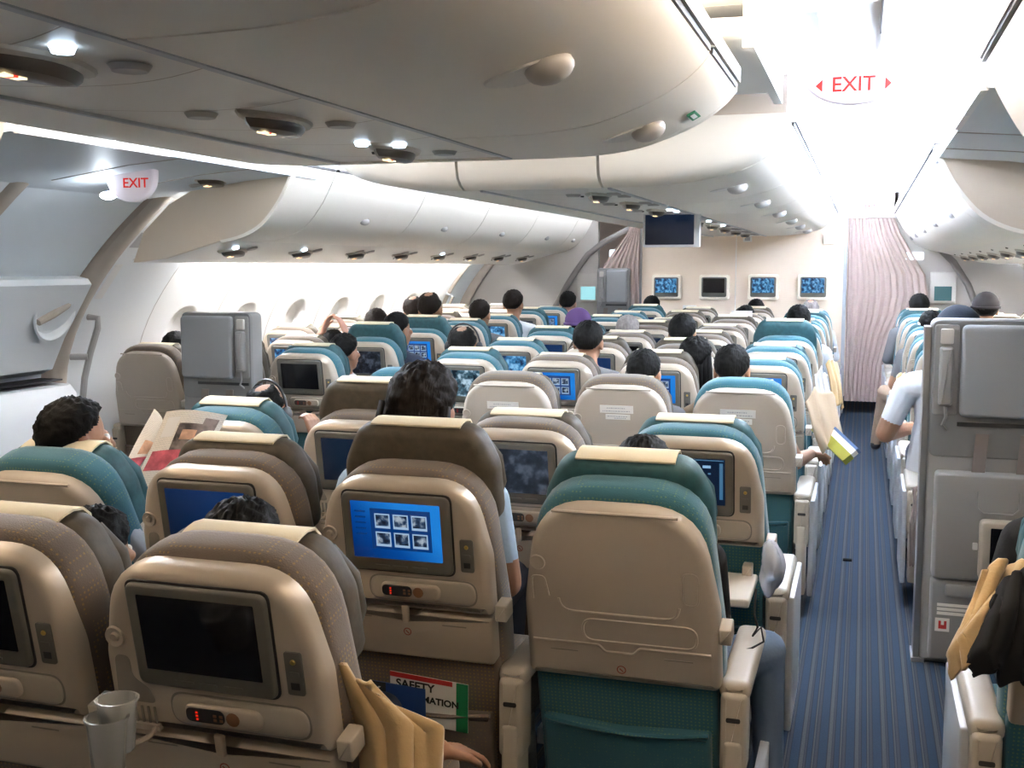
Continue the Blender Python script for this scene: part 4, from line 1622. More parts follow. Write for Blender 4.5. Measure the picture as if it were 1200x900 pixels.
# ================================================================== PEOPLE
def bone_body(pose, hands_fine):
    """one continuous seated figure from tapered limbs fused by a voxel remesh; head at the origin"""
    b = MB()
    bones = []

    def limb(p, q, r0, r1, tag_, n=12):
        p, q = Vector(p), Vector(q)
        k = 5
        pts = [p.lerp(q, i / k) for i in range(k + 1)]
        b.tube(pts, [r0 + (r1 - r0) * i / k for i in range(k + 1)], n)
        b.sphere(p, r0, 12, 8)
        b.sphere(q, r1, 12, 8)
        bones.append((p, q, r0, r1, tag_))

    def blob(c, r, tag_):
        b.sphere(c, r, 18, 12)
        bones.append((Vector(c), Vector(c) + Vector((0, 0, 1e-3)), min(r), min(r), tag_))
    # head, face toward +Y
    blob((0, -0.012, 0.015), (0.074, 0.094, 0.093), 'skin')
    blob((0, 0.028, -0.045), (0.060, 0.066, 0.078), 'skin')
    blob((0, 0.050, -0.088), (0.036, 0.040, 0.032), 'skin')
    limb((0, 0.088, 0.005), (0, 0.108, -0.036), 0.009, 0.014, 'skin', 8)
    for s in (-1, 1):
        blob((s * 0.078, -0.012, -0.018), (0.010, 0.022, 0.033), 'skin')
        blob((s * 0.040, 0.070, -0.020), (0.022, 0.018, 0.018), 'skin')
    limb((-0.018, 0.094, -0.066), (0.018, 0.094, -0.066), 0.008, 0.008, 'skin', 8)
    limb((0, -0.018, -0.07), (0, -0.02, -0.17), 0.052, 0.060, 'skin')
    # trunk
    sh = pose.get('sh', 0.185)
    limb((0, 0.0, -0.22), (0, 0.03, -0.42), 0.10, 0.115, 'shirt', 16)
    for s in (-1, 1):
        limb((0, -0.015, -0.185), (s * (sh - 0.03), 0.0, -0.225), 0.060, 0.062, 'shirt')
        limb((s * 0.07, 0.02, -0.27), (s * 0.06, 0.04, -0.42), 0.095, 0.095, 'shirt', 14)
        limb((s * 0.06, 0.04, -0.42), (s * 0.075, 0.10, -0.60), 0.105, 0.110, 'shirt' if 1 else '', 14)
        hip = (s * 0.09, 0.11, -0.62)
        kn = pose.get('knee%+d' % s, (s * 0.11, 0.52, -0.60))
        an = pose.get('ank%+d' % s, (kn[0], kn[1] + 0.02, -1.05))
        limb(hip, kn, 0.092, 0.064, 'trouser', 14)
        limb(kn, an, 0.060, 0.042, 'trouser')
        limb(an, (an[0], an[1] + 0.15, an[2] - 0.035), 0.044, 0.034, 'shoe')
        el = pose.get('el%+d' % s, (s * 0.245, 0.03, -0.46))
        wr = pose.get('wr%+d' % s, (s * 0.13, 0.26, -0.50))
        limb((s * sh, 0.005, -0.235), el, 0.056, 0.044, 'uparm')
        limb(el, wr, 0.042, 0.028, 'forearm')
        # hand: palm, four fingers and a thumb
        d = (Vector(wr) - Vector(el)).normalized()
        hd = Vector(pose.get('hd%+d' % s, tuple(d))).normalized()
        pn = Vector(pose.get('pn%+d' % s, (0, 0, -1)))
        sd = hd.cross(pn).normalized()
        pn = sd.cross(hd).normalized()
        w = Vector(wr)
        curl = pose.get('curl%+d' % s, 0.5)
        for k in range(4):
            o_ = (k - 1.5) * 0.019
            base = w + hd * 0.085 + sd * o_
            limb(w + hd * 0.015 + sd * o_ * 0.6, base, 0.016, 0.0115, 'skin', 8)
            ln = (0.070, 0.080, 0.074, 0.058)[k]
            dd = hd
            p = base
            for j, fr in enumerate((0.45, 0.32, 0.23)):
                a = curl * (0.5 + 0.5 * j)
                dd = (hd * math.cos(a) + pn * math.sin(a)).normalized()
                q = p + dd * ln * fr
                limb(p, q, 0.0095 - j * 0.001, 0.0088 - j * 0.001, 'skin', 8)
                p = q
        ts = pose.get('thumb%+d' % s, -s)
        t0 = w + hd * 0.025 + sd * 0.022 * ts
        t1 = t0 + (hd * 0.7 + sd * 0.8 * ts).normalized() * 0.042
        t2 = t1 + (hd * 0.95 + pn * 0.4 + sd * 0.2 * ts).normalized() * 0.034
        limb(t0, t1, 0.015, 0.0115, 'skin', 8)
        limb(t1, t2, 0.0112, 0.0095, 'skin', 8)
    me = b.mesh('tmp_body', M_WHITE, 0)
    o = bpy.data.objects.new('tmp_body', me)
    COL.objects.link(o)
    rm = o.modifiers.new('r', 'REMESH')
    rm.mode = 'VOXEL'
    rm.voxel_size = 0.0055 if hands_fine else 0.009
    sm = o.modifiers.new('s', 'SMOOTH')
    sm.factor = 0.5
    sm.iterations = 3
    dg = bpy.context.evaluated_depsgraph_get()
    me2 = bpy.data.meshes.new_from_object(o.evaluated_get(dg))
    bpy.data.objects.remove(o)
    bpy.data.meshes.remove(me)
    me2.name = 'person'
    me2.materials.clear()
    for m in (SKIN['tan'], M_WHITE, M_BLUE, M_DARK):
        me2.materials.append(m)
    n = len(me2.polygons)
    cen = np.empty(n * 3, dtype=np.float32)
    me2.polygons.foreach_get('center', cen)
    cen = cen.reshape(-1, 3).astype(np.float64)
    best = np.full(n, 1e9)
    mi = np.zeros(n, dtype=np.int32)
    slv = pose.get('sleeve', 1.0)       # 1 = long sleeves
    for (p, q, r0, r1, tg) in bones:
        P_, Q_ = np.array(p), np.array(q)
        d = Q_ - P_
        t = np.clip(((cen - P_) @ d) / max(1e-9, d @ d), 0, 1)
        dist = np.linalg.norm(cen - (P_ + t[:, None] * d), axis=1) - (r0 + (r1 - r0) * t)
        if tg == 'skin':
            m_ = np.zeros(n, int)
        elif tg == 'shirt':
            m_ = np.ones(n, int)
        elif tg == 'trouser':
            m_ = np.full(n, 2)
        elif tg == 'shoe':
            m_ = np.full(n, 3)
        elif tg == 'uparm':
            m_ = np.where(t < (0.72 if slv < 1 else 2), 1, 0)
        else:
            m_ = np.ones(n, int) if slv >= 1 else np.zeros(n, int)
            if slv >= 1:
                m_ = np.where(t > 0.93, 0, 1)
        k = dist < best
        best[k] = dist[k]
        mi[k] = m_[k]
    me2.polygons.foreach_set('material_index', mi)
    me2.polygons.foreach_set('use_smooth', [True] * n)
    me2.update()
    return me2


def hair_mesh(style, name='hair'):
    """a cap of hair over the skull; style: short, full, bald, long"""
    rnd = random.Random(hash(style) % 1000 if 0 else len(style) * 37)
    nu, nv = 64, 44
    b = MB()
    th = {'short': 0.014, 'full': 0.022, 'bald': 0.011, 'long': 0.024}[style]
    cx, cy, cz = 0, -0.014, 0.012
    outer, inner, keep = [], [], []
    for i in range(nv + 1):
        a = PI * i / nv
        for j in range(nu):
            p = 2 * PI * j / nu
            d = Vector((math.sin(a) * math.cos(p), math.sin(a) * math.sin(p), math.cos(a)))
            nz = 1 + 0.10 * math.sin(9 * d.x + 4 * d.z + 2 * d.y) * math.sin(7 * d.y + 3 * d.x)
            rx, ry, rz = 0.075, 0.095, 0.094
            base = Vector((d.x * rx, d.y * ry, d.z * rz))
            if d.z < 0:
                base.x *= 1 - 0.12 * (-d.z)
            o_ = base + d * (th * nz * (1.0 if d.z > -0.3 else 0.75))
            low = -0.58 if style in ('short', 'bald') else -0.74
            ylim = 0.40 + 0.5 * d.z if d.z > 0.35 else 0.02 + 1.58 * d.z * (1 if d.z > 0 else 0.72)
            k = d.z > low and d.y < ylim
            if style == 'bald' and (d - Vector((0, -0.30, 0.953)).normalized()).length < 0.38:
                k = False
            if style == 'bald' and d.z > 0.45 and d.y > 0.15:
                k = False
            nn = mnoise.noise(d * 7 + Vector((3, 1, 2))) * (0.010 if style in ('full', 'long') else 0.004) + mnoise.noise(d * 24) * 0.0045
            outer.append(Vector((cx, cy, cz)) + o_ + d * nn)
            inner.append(Vector((cx, cy, cz)) + base * 0.98)
            keep.append(k)
    fs = []
    N = len(outer)
    for i in range(nv):
        for j in range(nu):
            q = (i * nu + j, i * nu + (j + 1) % nu, (i + 1) * nu + (j + 1) % nu, (i + 1) * nu + j)
            if sum(keep[x] for x in q) >= 3:
                fs.append(q)
    b.add(outer + inner, fs + [tuple(N + x for x in reversed(q)) for q in fs])
    # thin the hair out toward its edge
    nbr = {}
    for q in fs:
        for x in q:
            nbr.setdefault(x, 0)
            nbr[x] += 1
    dist = {x: 0 for x in nbr if nbr[x] < 4}
    front_ = list(dist)
    adj = {}
    for q in fs:
        for x in range(4):
            adj.setdefault(q[x], set()).update((q[x - 1], q[(x + 1) % 4]))
    while front_:
        nx_ = []
        for x in front_:
            for y_ in adj[x]:
                if y_ not in dist:
                    dist[y_] = dist[x] + 1
                    nx_.append(y_)
        front_ = nx_
    for x in range(N):
        if outer[x].z < 0.09 or style == 'bald':
            t_ = min(1.0, (dist.get(x, 9) + 0.25) / 5.0)
            t_ = math.sqrt(t_)
            b.v[x] = tuple(inner[x].lerp(outer[x], t_))
    # rim
    from collections import Counter
    ed = Counter()
    for q in fs:
        for x in range(4):
            e = (q[x], q[(x + 1) % 4])
            ed[tuple(sorted(e))] += 1
    b.f += [(e[0], e[1], N + e[1], N + e[0]) for e, c in ed.items() if c == 1 and e[0] != e[1]]
    b.m += [0] * (len(b.f) - len(b.m))
    if style == 'long':
        for k in range(9):
            x = (k - 4) * 0.021
            b.tube([(x, -0.09 + 0.004 * abs(k - 4), 0.02), (x * 1.05, -0.115 + 0.006 * abs(k - 4), -0.05), (x * 1.08, -0.10 + 0.006 * abs(k - 4), -0.13), (x * 1.0, -0.09, -0.20)], [0.018, 0.022, 0.02, 0.010], 8)
    me = b.mesh(name, HAIR['black'], 0)
    bm = bmesh.new()
    bm.from_mesh(me)
    bmesh.ops.remove_doubles(bm, verts=bm.verts, dist=1e-5)
    bmesh.ops.recalc_face_normals(bm, faces=bm.faces)
    bm.to_mesh(me)
    bm.free()
    me.polygons.foreach_set('use_smooth', [True] * len(me.polygons))
    return me


HAIRM = {s: hair_mesh(s) for s in ('short', 'full', 'bald', 'long')}
b = MB()
b.sphere((0, 0, 0), 0.0115, 10, 8, 0)
b.sphere((0, 0.0075, 0), 0.0052, 8, 6, 1)
EYE = b.mesh('eye', [plain('eye_white', (0.75, 0.73, 0.7), 0.3), plain('eye_iris', (0.03, 0.02, 0.015), 0.2)], 60)
b = MB()
b.tube([(-0.022, 0.097, -0.064), (-0.008, 0.1035, -0.061), (0.008, 0.1035, -0.061), (0.022, 0.097, -0.064)], [0.002, 0.0045, 0.0045, 0.002], 8)
b.tube([(-0.020, 0.096, -0.066), (0, 0.103, -0.072), (0.020, 0.096, -0.066)], [0.002, 0.005, 0.002], 8)
MOUTH = b.mesh('mouth', plain('lips', (0.33, 0.13, 0.10), 0.5), 60)
b = MB()
arc = [(0.100 * math.cos(a), -0.01, 0.005 + 0.120 * math.sin(a)) for a in [PI * k / 14 for k in range(15)]]
b.tube(arc, 0.006, 6)
for s in (-1, 1):
    b.sphere((s * 0.098, -0.01, -0.015), (0.020, 0.032, 0.036), 14, 10)
PHONES = b.mesh('headphones', M_DARK, 60)

POSES = {
    'rest': (dict(), False),
    'tee': (dict(sleeve=0.3), False),
    'reader': ({'sleeve': 0.3, 'el-1': (-0.26, 0.14, -0.42), 'wr-1': (-0.16, 0.37, -0.28), 'el+1': (0.27, 0.15, -0.42), 'wr+1': (0.24, 0.38, -0.26), 'hd-1': (0.1, 0.5, 0.6), 'hd+1': (-0.1, 0.5, 0.6), 'pn-1': (0, 1, 0), 'pn+1': (0, 1, 0), 'curl-1': 0.9, 'curl+1': 0.9}, True),
    'chin': ({'sleeve': 1.0, 'el+1': (0.25, 0.14, -0.36), 'wr+1': (0.145, 0.125, -0.135), 'hd+1': (-0.35, 0.1, 0.9), 'pn+1': (-1, 0.2, 0), 'curl+1': 1.1}, True),
    'elbow': ({'sleeve': 0.3, 'el-1': (-0.275, 0.03, -0.44), 'wr-1': (-0.16, 0.22, -0.44), 'sh': 0.195}, True),
    'aisle_arm': ({'sleeve': 0.3, 'el+1': (0.30, 0.10, -0.45), 'wr+1': (0.36, 0.33, -0.45), 'hd+1': (0.5, 0.8, -0.1), 'curl+1': 0.9}, True),
    'legs': ({'sleeve': 1.0, 'el+1': (0.20, 0.12, -0.44), 'wr+1': (0.08, 0.28, -0.48), 'knee+1': (0.33, 0.30, -0.585), 'ank+1': (0.35, 0.33, -1.05), 'knee-1': (-0.09, 0.48, -0.55)}, False),
    'legs_left': ({'sleeve': 0.3, 'knee-1': (-0.30, 0.36, -0.56), 'ank-1': (-0.36, 0.40, -0.99)}, False),
    'watch': ({'sleeve': 0.3, 'el+1': (0.30, -0.05, -0.50), 'wr+1': (0.455, 0.09, -0.475), 'hd+1': (0.5, 0.8, -0.3)}, True),
    'hands_up': ({'sleeve': 0.3, 'el+1': (0.22, 0.02, -0.10), 'wr+1': (0.11, -0.03, 0.10), 'el-1': (-0.22, 0.02, -0.10), 'wr-1': (-0.08, -0.03, 0.11), 'hd+1': (-0.4, 0, 0.8), 'hd-1': (0.4, 0, 0.8), 'pn+1': (-1, 0, 0), 'pn-1': (1, 0, 0)}, True),
}
BODY = {}


def cloth(name, col):
    return plain('cloth_' + name, col, 0.9, bump=0.25, scale=90)


def person(px, py, y, label, pose='rest', hair='short', hcol='black', skin='tan', shirt=('white', (0.6, 0.6, 0.6)), trousers=('navy', (0.03, 0.04, 0.07)), yaw=0, xyz=None, phones=False, hatted=None, group='seated passengers', roll=0):
    if pose not in BODY:
        BODY[pose] = bone_body(*POSES[pose])
    p = Vector(xyz) if xyz else at(px, py, 1, y + 0.09)
    k = p.z / 1.13
    o = inst('person', BODY[pose], None, None, (SKIN[skin], cloth(*shirt), cloth(*trousers), M_DARK))
    o.location = p
    o.scale = (k, k, k)
    o.rotation_euler = (0, R(roll), R(yaw))
    tag(o, label, 'person', group)
    inst('hair', HAIRM[hair], o, None, (HAIR[hcol],))
    for s in (-1, 1):
        inst('eye', EYE, o, Matrix.Translation((s * 0.031, 0.079, -0.005)))
    inst('mouth', MOUTH, o)
    if pose == 'watch':
        b = MB()
        d_ = Vector((0.155, 0.14, 0.025)).normalized()
        c_ = Vector((0.30, -0.05, -0.50)).lerp(Vector((0.455, 0.09, -0.475)), 0.86)
        b.tube([c_ - d_ * 0.009, c_ + d_ * 0.009], 0.034, 16)
        b.build('wristband', M_DARK, o)
    if phones:
        inst('headphones', PHONES, o)
    if hatted:
        b = MB()
        b.sphere((0, -0.012, 0.03), (0.095, 0.115, 0.098), 20, 12)
        b.tube([(0.097 * math.cos(a), -0.012 + 0.118 * math.sin(a), 0.012) for a in [2 * PI * q / 20 for q in range(21)]], 0.010, 6)
        b.build('cap', hatted, o, 60)
    return o


WHITE = ('white', (0.62, 0.64, 0.68))
PALEB = ('pale_blue', (0.36, 0.48, 0.62))
NAVY = ('navy', (0.018, 0.022, 0.045))
BLACK = ('black', (0.012, 0.012, 0.014))
GREYC = ('grey', (0.16, 0.16, 0.17))
BEIGE = ('beige', (0.40, 0.31, 0.22))
CHECK = ('check', (0.40, 0.42, 0.46))
JEANS = ('jeans', (0.14, 0.20, 0.30))
TANT = ('tan_trousers', (0.34, 0.24, 0.17))
# near people
reader = person(91, 512, 2.46, 'man with thick black hair in checked shirt reading a spread newspaper', 'reader', 'full', 'black', 'tan', CHECK, yaw=-30)
person(316, 480, 3.40, 'balding man wearing black headphones, hand raised to chin', 'chin', 'bald', 'black', 'tan', WHITE, phones=True, yaw=-12)
person(116, 648, 1.80, 'person with dark hair low behind the nearest left brown seat', 'rest', 'long', 'black', 'tan', BLACK)
person(288, 644, 1.78, 'person with black hair under a tan blanket in the nearest brown seat', 'watch', 'long', 'black', 'tan', BLACK)
person(498, 478, 2.62, 'person with tousled black hair and pale blue shirt before blue menu screen', 'elbow', 'long', 'brown', 'tan', PALEB, yaw=180 * 0, roll=3)
p0 = at(735, 640, 1, 2.62)
person(0, 0, 0, 'passenger in blue jeans hidden behind the near teal seat, knee toward aisle', 'legs', 'short', 'black', 'tan', BLACK, JEANS, xyz=(-0.50, 2.66, 0.97))
person(755, 436, 4.80, 'man with short black hair, raised hand, ahead of right brown blank seat', 'rest', 'short', 'black', 'tan', GREYC)
person(815, 420, 5.62, 'person with smooth black hair leaning toward the aisle, fifth row', 'rest', 'long', 'black', 'light', NAVY)
person(858, 432, 4.82, 'person with black hair ahead of the teal blank seat by aisle', 'aisle_arm', 'short', 'black', 'tan', BEIGE)
person(800, 390, 6.45, 'person with dark hair over a pale green seat cover, sixth row', 'rest', 'short', 'black', 'tan', GREYC)
person(544, 404, 5.60, 'balding man with headphone band, centre block beside the left aisle', 'rest', 'bald', 'black', 'tan', GREYC, phones=True)
person(405, 413, 5.66, 'person with thick black hair, first row past the left door', 'rest', 'full', 'black', 'tan', WHITE, yaw=-15)
person(467, 386, 6.48, 'man with neat black hair in dark navy shirt by left aisle', 'elbow', 'short', 'black', 'tan', NAVY, yaw=-20)
person(207, 408, 5.66, 'person with black hair beside the window, past the brown blank seat', 'rest', 'short', 'black', 'tan', GREYC)
person(392, 404, 6.46, 'person raising both hands behind the head in left block', 'hands_up', 'short', 'black', 'pink', WHITE, xyz=None)
person(505, 361, 7.30, 'balding man with thin brown hair, third row by left aisle', 'rest', 'bald', 'brown', 'tan', GREYC)
person(486, 363, 8.16, 'second balding man close beside another one, left block middle', 'rest', 'bald', 'brown', 'tan', GREYC)
person(442, 379, 7.30, 'person showing only dark hair top beside the left windows', 'rest', 'short', 'brown', 'tan', GREYC)
person(563, 368, 8.14, 'person with brown hair, fourth row of the left block', 'rest', 'short', 'brown', 'tan', GREYC)
person(602, 356, 8.95, 'man with dark hair sitting tall near the front left windows', 'rest', 'short', 'brown', 'tan', WHITE)
person(666, 355, 10.55, 'person with dark hair near the left front exit door', 'rest', 'short', 'black', 'pink', WHITE)
person(764, 360, 10.6, 'person with black hair in the front row beside left aisle', 'rest', 'short', 'black', 'tan', GREYC)
person(690, 400, 5.70, 'person showing a black hair top ahead of brown seat, fifth row', 'rest', 'short', 'black', 'tan', GREYC)
person(736, 388, 7.25, 'person with grey hair in the middle of the centre block', 'rest', 'short', 'grey', 'tan', GREYC)
person(678, 381, 7.3, 'person in a purple and pink cap, centre block left side', 'rest', 'short', 'black', 'tan', GREYC, hatted=plain('purple_cap', (0.10, 0.05, 0.16), 0.9))
person(886, 364, 10.6, 'person with black hair in the front row, second from aisle', 'rest', 'short', 'black', 'tan', GREYC)
person(874, 372, 9.75, 'person with dark hair low in the tenth row of centre seats', 'rest', 'short', 'black', 'tan', GREYC)
person(936, 376, 7.95, 'person with black hair beside right aisle, past raised teal headrest', 'rest', 'short', 'black', 'tan', WHITE)
person(950, 364, 10.62, 'bald pink-headed person in the front row by right aisle', 'rest', 'bald', 'grey', 'pink', WHITE)
# right block
person(1122, 392, 5.20, 'person in a dark navy cap behind the grey jumpseat', 'elbow', 'short', 'black', 'tan', WHITE, hatted=M_BEANIE)
person(1155, 362, 8.9, 'man with dark cap beside the right windows', 'rest', 'short', 'black', 'tan', GREYC, hatted=plain('brown_cap', (0.012, 0.008, 0.008), 0.8))
person(1077, 360, 10.1, 'person with black hair at the front of the right block', 'rest', 'short', 'black', 'tan', GREYC)
person(0, 0, 0, 'person in tan trousers and dark shoes, legs in the right aisle', 'legs_left', 'short', 'black', 'tan', GREYC, TANT, xyz=(0.46, 8.42, 1.06))
person(0, 0, 0, 'person in black top at the lower right edge beside the blanket', 'rest', 'short', 'black', 'tan', BLACK, BLACK, xyz=(0.54, 2.64, 1.10))

# ================================================================== JUMPSEATS
def jumpseat(loc, label, w, h, lower, handset_side, monitor):
    """folded crew seat on its stand, seen from behind; origin on the floor at the middle"""
    root = empty('crew_jumpseat', loc, label, 'seat')
    hw = w / 2
    b = MB()
    b.slab(rounded([(-hw, lower), (hw, lower), (hw, h), (-hw, h)], [0.01, 0.01, 0.035, 0.035], 5), -0.02, 0.10, 0.015, 0.02)
    b.build('frame', M_JUMPF, root, 40)
    b = MB()
    b.slab(rrect(-hw + 0.005, hw - 0.005, h - 0.52 * (h - lower) * 0.5 - 0.17, h - 0.004, 0.03, 5), -0.024, -0.015, 0.004, 0)
    b.build('rim', M_JUMPT, root, 40)
    zb = h - 0.355
    s = handset_side
    x0, x1 = (-hw + 0.105, hw - 0.012) if s < 0 else (-hw + 0.012, hw - 0.105)
    b = MB()
    b.slab(rrect(x0, x1, zb, h - 0.02, 0.025, 5), -0.055, -0.02, 0.015, 0)
    b.build('headrest_pad', M_JUMP, root, 50)
    b = MB()
    xc = s * (hw - 0.055)
    b.slab(rrect(xc - 0.042, xc + 0.042, zb + 0.005, h - 0.02, 0.012, 4), -0.030, -0.018, 0.004, 0)
    hcr = b.build('handset_cradle', M_JUMPF, root, 40)
    b = MB()
    b.slab(rrect(xc - 0.024, xc + 0.024, zb + 0.04, h - 0.10, 0.012, 4), -0.062, -0.028, 0.012, 0, mi=0)
    b.slab(rrect(xc - 0.022, xc + 0.022, h - 0.09, h - 0.035, 0.006, 3), -0.045, -0.028, 0.004, 0, mi=1)
    b.tube([(xc, -0.045, zb + 0.045), (xc + 0.005, -0.048, zb), (xc - 0.006, -0.045, zb - 0.03), (xc + 0.01, -0.03, zb - 0.05)], 0.006, 6, mi=0)
    b.build('handset', [M_JUMPF, plain('handset_label', (0.55, 0.52, 0.48), 0.5)], hcr, 40)
    b = MB()
    b.box(-hw + 0.1, hw - 0.02, -0.03, -0.018, zb - 0.035, zb - 0.02)
    b.build('slot', M_DARK, root, 0)
    for k, xs in enumerate((-0.09, 0.06)):
        b = MB()
        b.add([(xs, -0.035, zb - 0.06), (xs + 0.045, -0.035, zb - 0.06), (xs + 0.030, -0.045, zb - 0.26), (xs - 0.015, -0.045, zb - 0.26), (xs, -0.032, zb - 0.06), (xs + 0.045, -0.032, zb - 0.06), (xs + 0.030, -0.042, zb - 0.26), (xs - 0.015, -0.042, zb - 0.26)],
              [(0, 1, 2, 3), (7, 6, 5, 4), (0, 4, 5, 1), (2, 6, 7, 3), (1, 5, 6, 2), (0, 3, 7, 4)])
        b.build('harness_strap', M_STRAP, root, 0)
    # folded seat pan
    b = MB()
    b.slab(rrect(-hw + 0.03, hw - 0.002, zb - 0.595, zb - 0.20, 0.02, 4), -0.085, -0.02, 0.012, 0)
    pan = b.build('seat_pan', M_JUMPF, root, 40)
    b = MB()
    b.tube([(-0.08, -0.087, zb - 0.26), (-0.08, -0.088, zb - 0.32), (-0.06, -0.088, zb - 0.34), (0.04, -0.088, zb - 0.34), (0.06, -0.088, zb - 0.32), (0.06, -0.087, zb - 0.26)], 0.003, 6)
    b.build('moulding', M_JUMPF, pan, 60)
    if monitor:
        b = MB()
        b.slab(rrect(-hw + 0.185, hw - 0.01, 0.355, 0.575, 0.02, 4), -0.125, -0.085, 0.012, 0)
        mo = b.build('screen', M_SHELL, root, 40)
        b = MB()
        b.slab(rrect(-hw + 0.22, hw - 0.03, 0.39, 0.55, 0.004, 2), -0.128, -0.12)
        b.build('display', display('off'), mo, 0)
        b = MB()
        b.slab(rrect(-hw + 0.03, hw - 0.002, 0.03, 0.335, 0.015, 4), -0.07, -0.02, 0.01, 0)
        dr = b.build('door', M_JUMPF, root, 40)
        b = MB()
        b.slab(rrect(-hw + 0.08, hw - 0.06, 0.275, 0.32, 0.01, 4), -0.085, -0.065, 0.006, 0)
        b.build('handle', M_JUMPF, dr, 40)
        b = MB()
        for k in range(3):
            b.box(-hw + 0.055, -hw + 0.175, -0.0722, -0.0705, 0.235 - k * 0.016, 0.246 - k * 0.016, 0)
        b.box(-hw + 0.05, -hw + 0.10, -0.0722, -0.0705, 0.14, 0.19, 0)
        b.box(-hw + 0.062, -hw + 0.09, -0.0728, -0.0722, 0.15, 0.18, 1)
        b.box(-hw + 0.071, -hw + 0.081, -0.0734, -0.0728, 0.165, 0.18, 0)
        b.build('sticker', [M_PAPER, M_RED], dr, 0)
        b = MB()
        b.slab(rrect(-hw + 0.165, -hw + 0.182, 0.46, 0.485, 0.003, 2), -0.094, -0.085)
        b.build('catch', M_WHITE, root, 0)
        b = MB()
        b.box(-hw - 0.02, -hw, -0.02, 0.10, 0.0, h - 0.03)
        b.box(-hw - 0.026, -hw + 0.02, -0.03, 0.11, 0.0, 0.015)
        b.build('side_rail', M_METAL, root, 0)
    else:
        b = MB()
        b.box(-hw + 0.03, -hw + 0.08, 0.0, 0.08, 0, lower)
        b.box(hw - 0.08, hw - 0.03, 0.0, 0.08, 0, lower)
        b.build('stand', M_METAL, root, 0)
    return root


jumpseat((0.495, 4.34, 0), 'large grey folded crew seat with handset beside the right aisle', 0.51, 1.29, 0.0, -1, True)
jumpseat((-3.31, 5.22, 0), 'grey folded crew seat standing beside the left exit door', 0.43, 1.235, 0.10, 1, False)
jumpseat((-2.50, 11.42, 0), 'small grey folded crew seat by the left front curtain', 0.34, 1.46, 0.10, -1, False)

# ================================================================== BULKHEAD FITTINGS
for k, x in enumerate((953, 894.5, 837, 781)):
    p = at(x, 336, 1, 11.62)
    root = empty('wall_monitor', (p.x, 11.65, p.z), ['small bulkhead screen beside the right aisle, blue picture', 'small bulkhead screen second from the right aisle, bright blue picture', 'small black bulkhead screen third from the right aisle', 'small bulkhead screen beside the left aisle, pale blue picture'][k], 'screen', 'bulkhead screens')
    b = MB()
    b.slab(rrect(-0.155, 0.155, -0.135, 0.125, 0.03), -0.05, 0, 0.014, 0)
    b.build('surround', plain('monitor_cream', (0.88, 0.80, 0.66), 0.4), root)
    b = MB()
    b.slab(rrect(-0.128, 0.128, -0.105, 0.098, 0.02), -0.056, -0.045, 0.006, 0)
    bz = b.build('bezel', M_BEZEL, root)
    b = MB()
    b.slab(rrect(-0.112, 0.108, -0.062, 0.085, 0.004), -0.060, -0.054)
    b.build('display', display(['film_blue', 'film_blue', 'off', 'film_blue'][k]), bz, 0)
# overhead monitor
root = empty('ceiling_monitor', (-1.66, 9.65, 1.79), 'square black screen hanging under the far centre bins', 'screen')
b = MB()
b.slab(rrect(-0.245, 0.245, -0.135, 0.15, 0.012), -0.02, 0.05, 0.006, 0.01)
b.build('housing', M_WHITE, root)
b = MB()
b.slab(rrect(-0.225, 0.195, -0.115, 0.14, 0.006), -0.023, -0.018)
b.build('display', display('navy'), root, 0)
b = MB()
b.tube([(0, 0.02, 0.14), (0, 0.02, 0.17)], 0.03, 10)
b.build('mount', M_WHITE, root)
root.location = (*at(787, 270, 1, 6.6)[:],)
root.scale = (0.69, 0.69, 0.69)
root.location.z += -0.005
# small bulkhead fittings
for (px, py, w, h, m, lb) in ((876, 280, 0.045, 0.03, M_PAPER, 'small framed grey plate high on the bulkhead'), (972, 280, 0.06, 0.05, plain('cream_card', (0.85, 0.82, 0.66), 0.6), 'small cream card high on the bulkhead by right aisle')):
    p = at(px, py, 1, 11.64)
    b = MB()
    b.slab(rrect(-w, w, -h, h, 0.006), -0.008, 0.002, 0.002, 0, mi=0)
    if px < 900:
        b.slab(rrect(-w * 0.6, w * 0.6, -h * 0.6, h * 0.6, 0.004), -0.010, -0.007, 0.001, 0, mi=1)
    o = b.build('wall_plate', [m, M_GREYPR], None)
    o.location = p
    tag(o, lb, 'plate')
p = at(808, 360, 1, 11.64)
b = MB()
b.box(-0.07, 0.07, -0.004, 0.008, -0.02, 0.02)
o = b.build('paper_notice', M_PAPER, None, 0)
o.location = p
tag(o, 'white paper notice low on the bulkhead under the screens', 'notice')
for side, px in (('left', 690), ('right', 1105)):
    p = at(px, 338, 1, 11.64)
    root = empty('wall_monitor', (p.x, 11.66, p.z), 'screen in a grey housing on the %s front partition' % side, 'screen')
    b = MB()
    b.slab(rrect(-0.12, 0.12, -0.15, 0.16, 0.012), -0.05, 0, 0.008, 0)
    b.build('housing', M_GREYP if side == 'left' else plain('housing_pale', (0.5, 0.48, 0.44), 0.5), root)
    b = MB()
    b.slab(rrect(-0.08, 0.08, -0.12, 0.02, 0.004), -0.053, -0.045)
    b.build('display', emit('teal_display_' + side, (0.25, 0.55, 0.6) if side == 'left' else (0.02, 0.09, 0.10), 0.7), root, 0)
# grab bars by the front doors
for side in ('left', 'right'):
    b = MB()
    b.tube([(side_x(wx(1.20) + 0.02, side), 10.72, 1.20), (side_x(wx(1.18) + 0.09, side), 10.72, 1.17), (side_x(wx(1.0) + 0.09, side), 10.72, 1.0), (side_x(wx(0.9) + 0.02, side), 10.72, 0.9)], 0.022, 8)
    o = b.build('grab_bar', M_CHROME, None)
    tag(o, 'bright metal grab bar beside the %s front door' % side, 'handle')
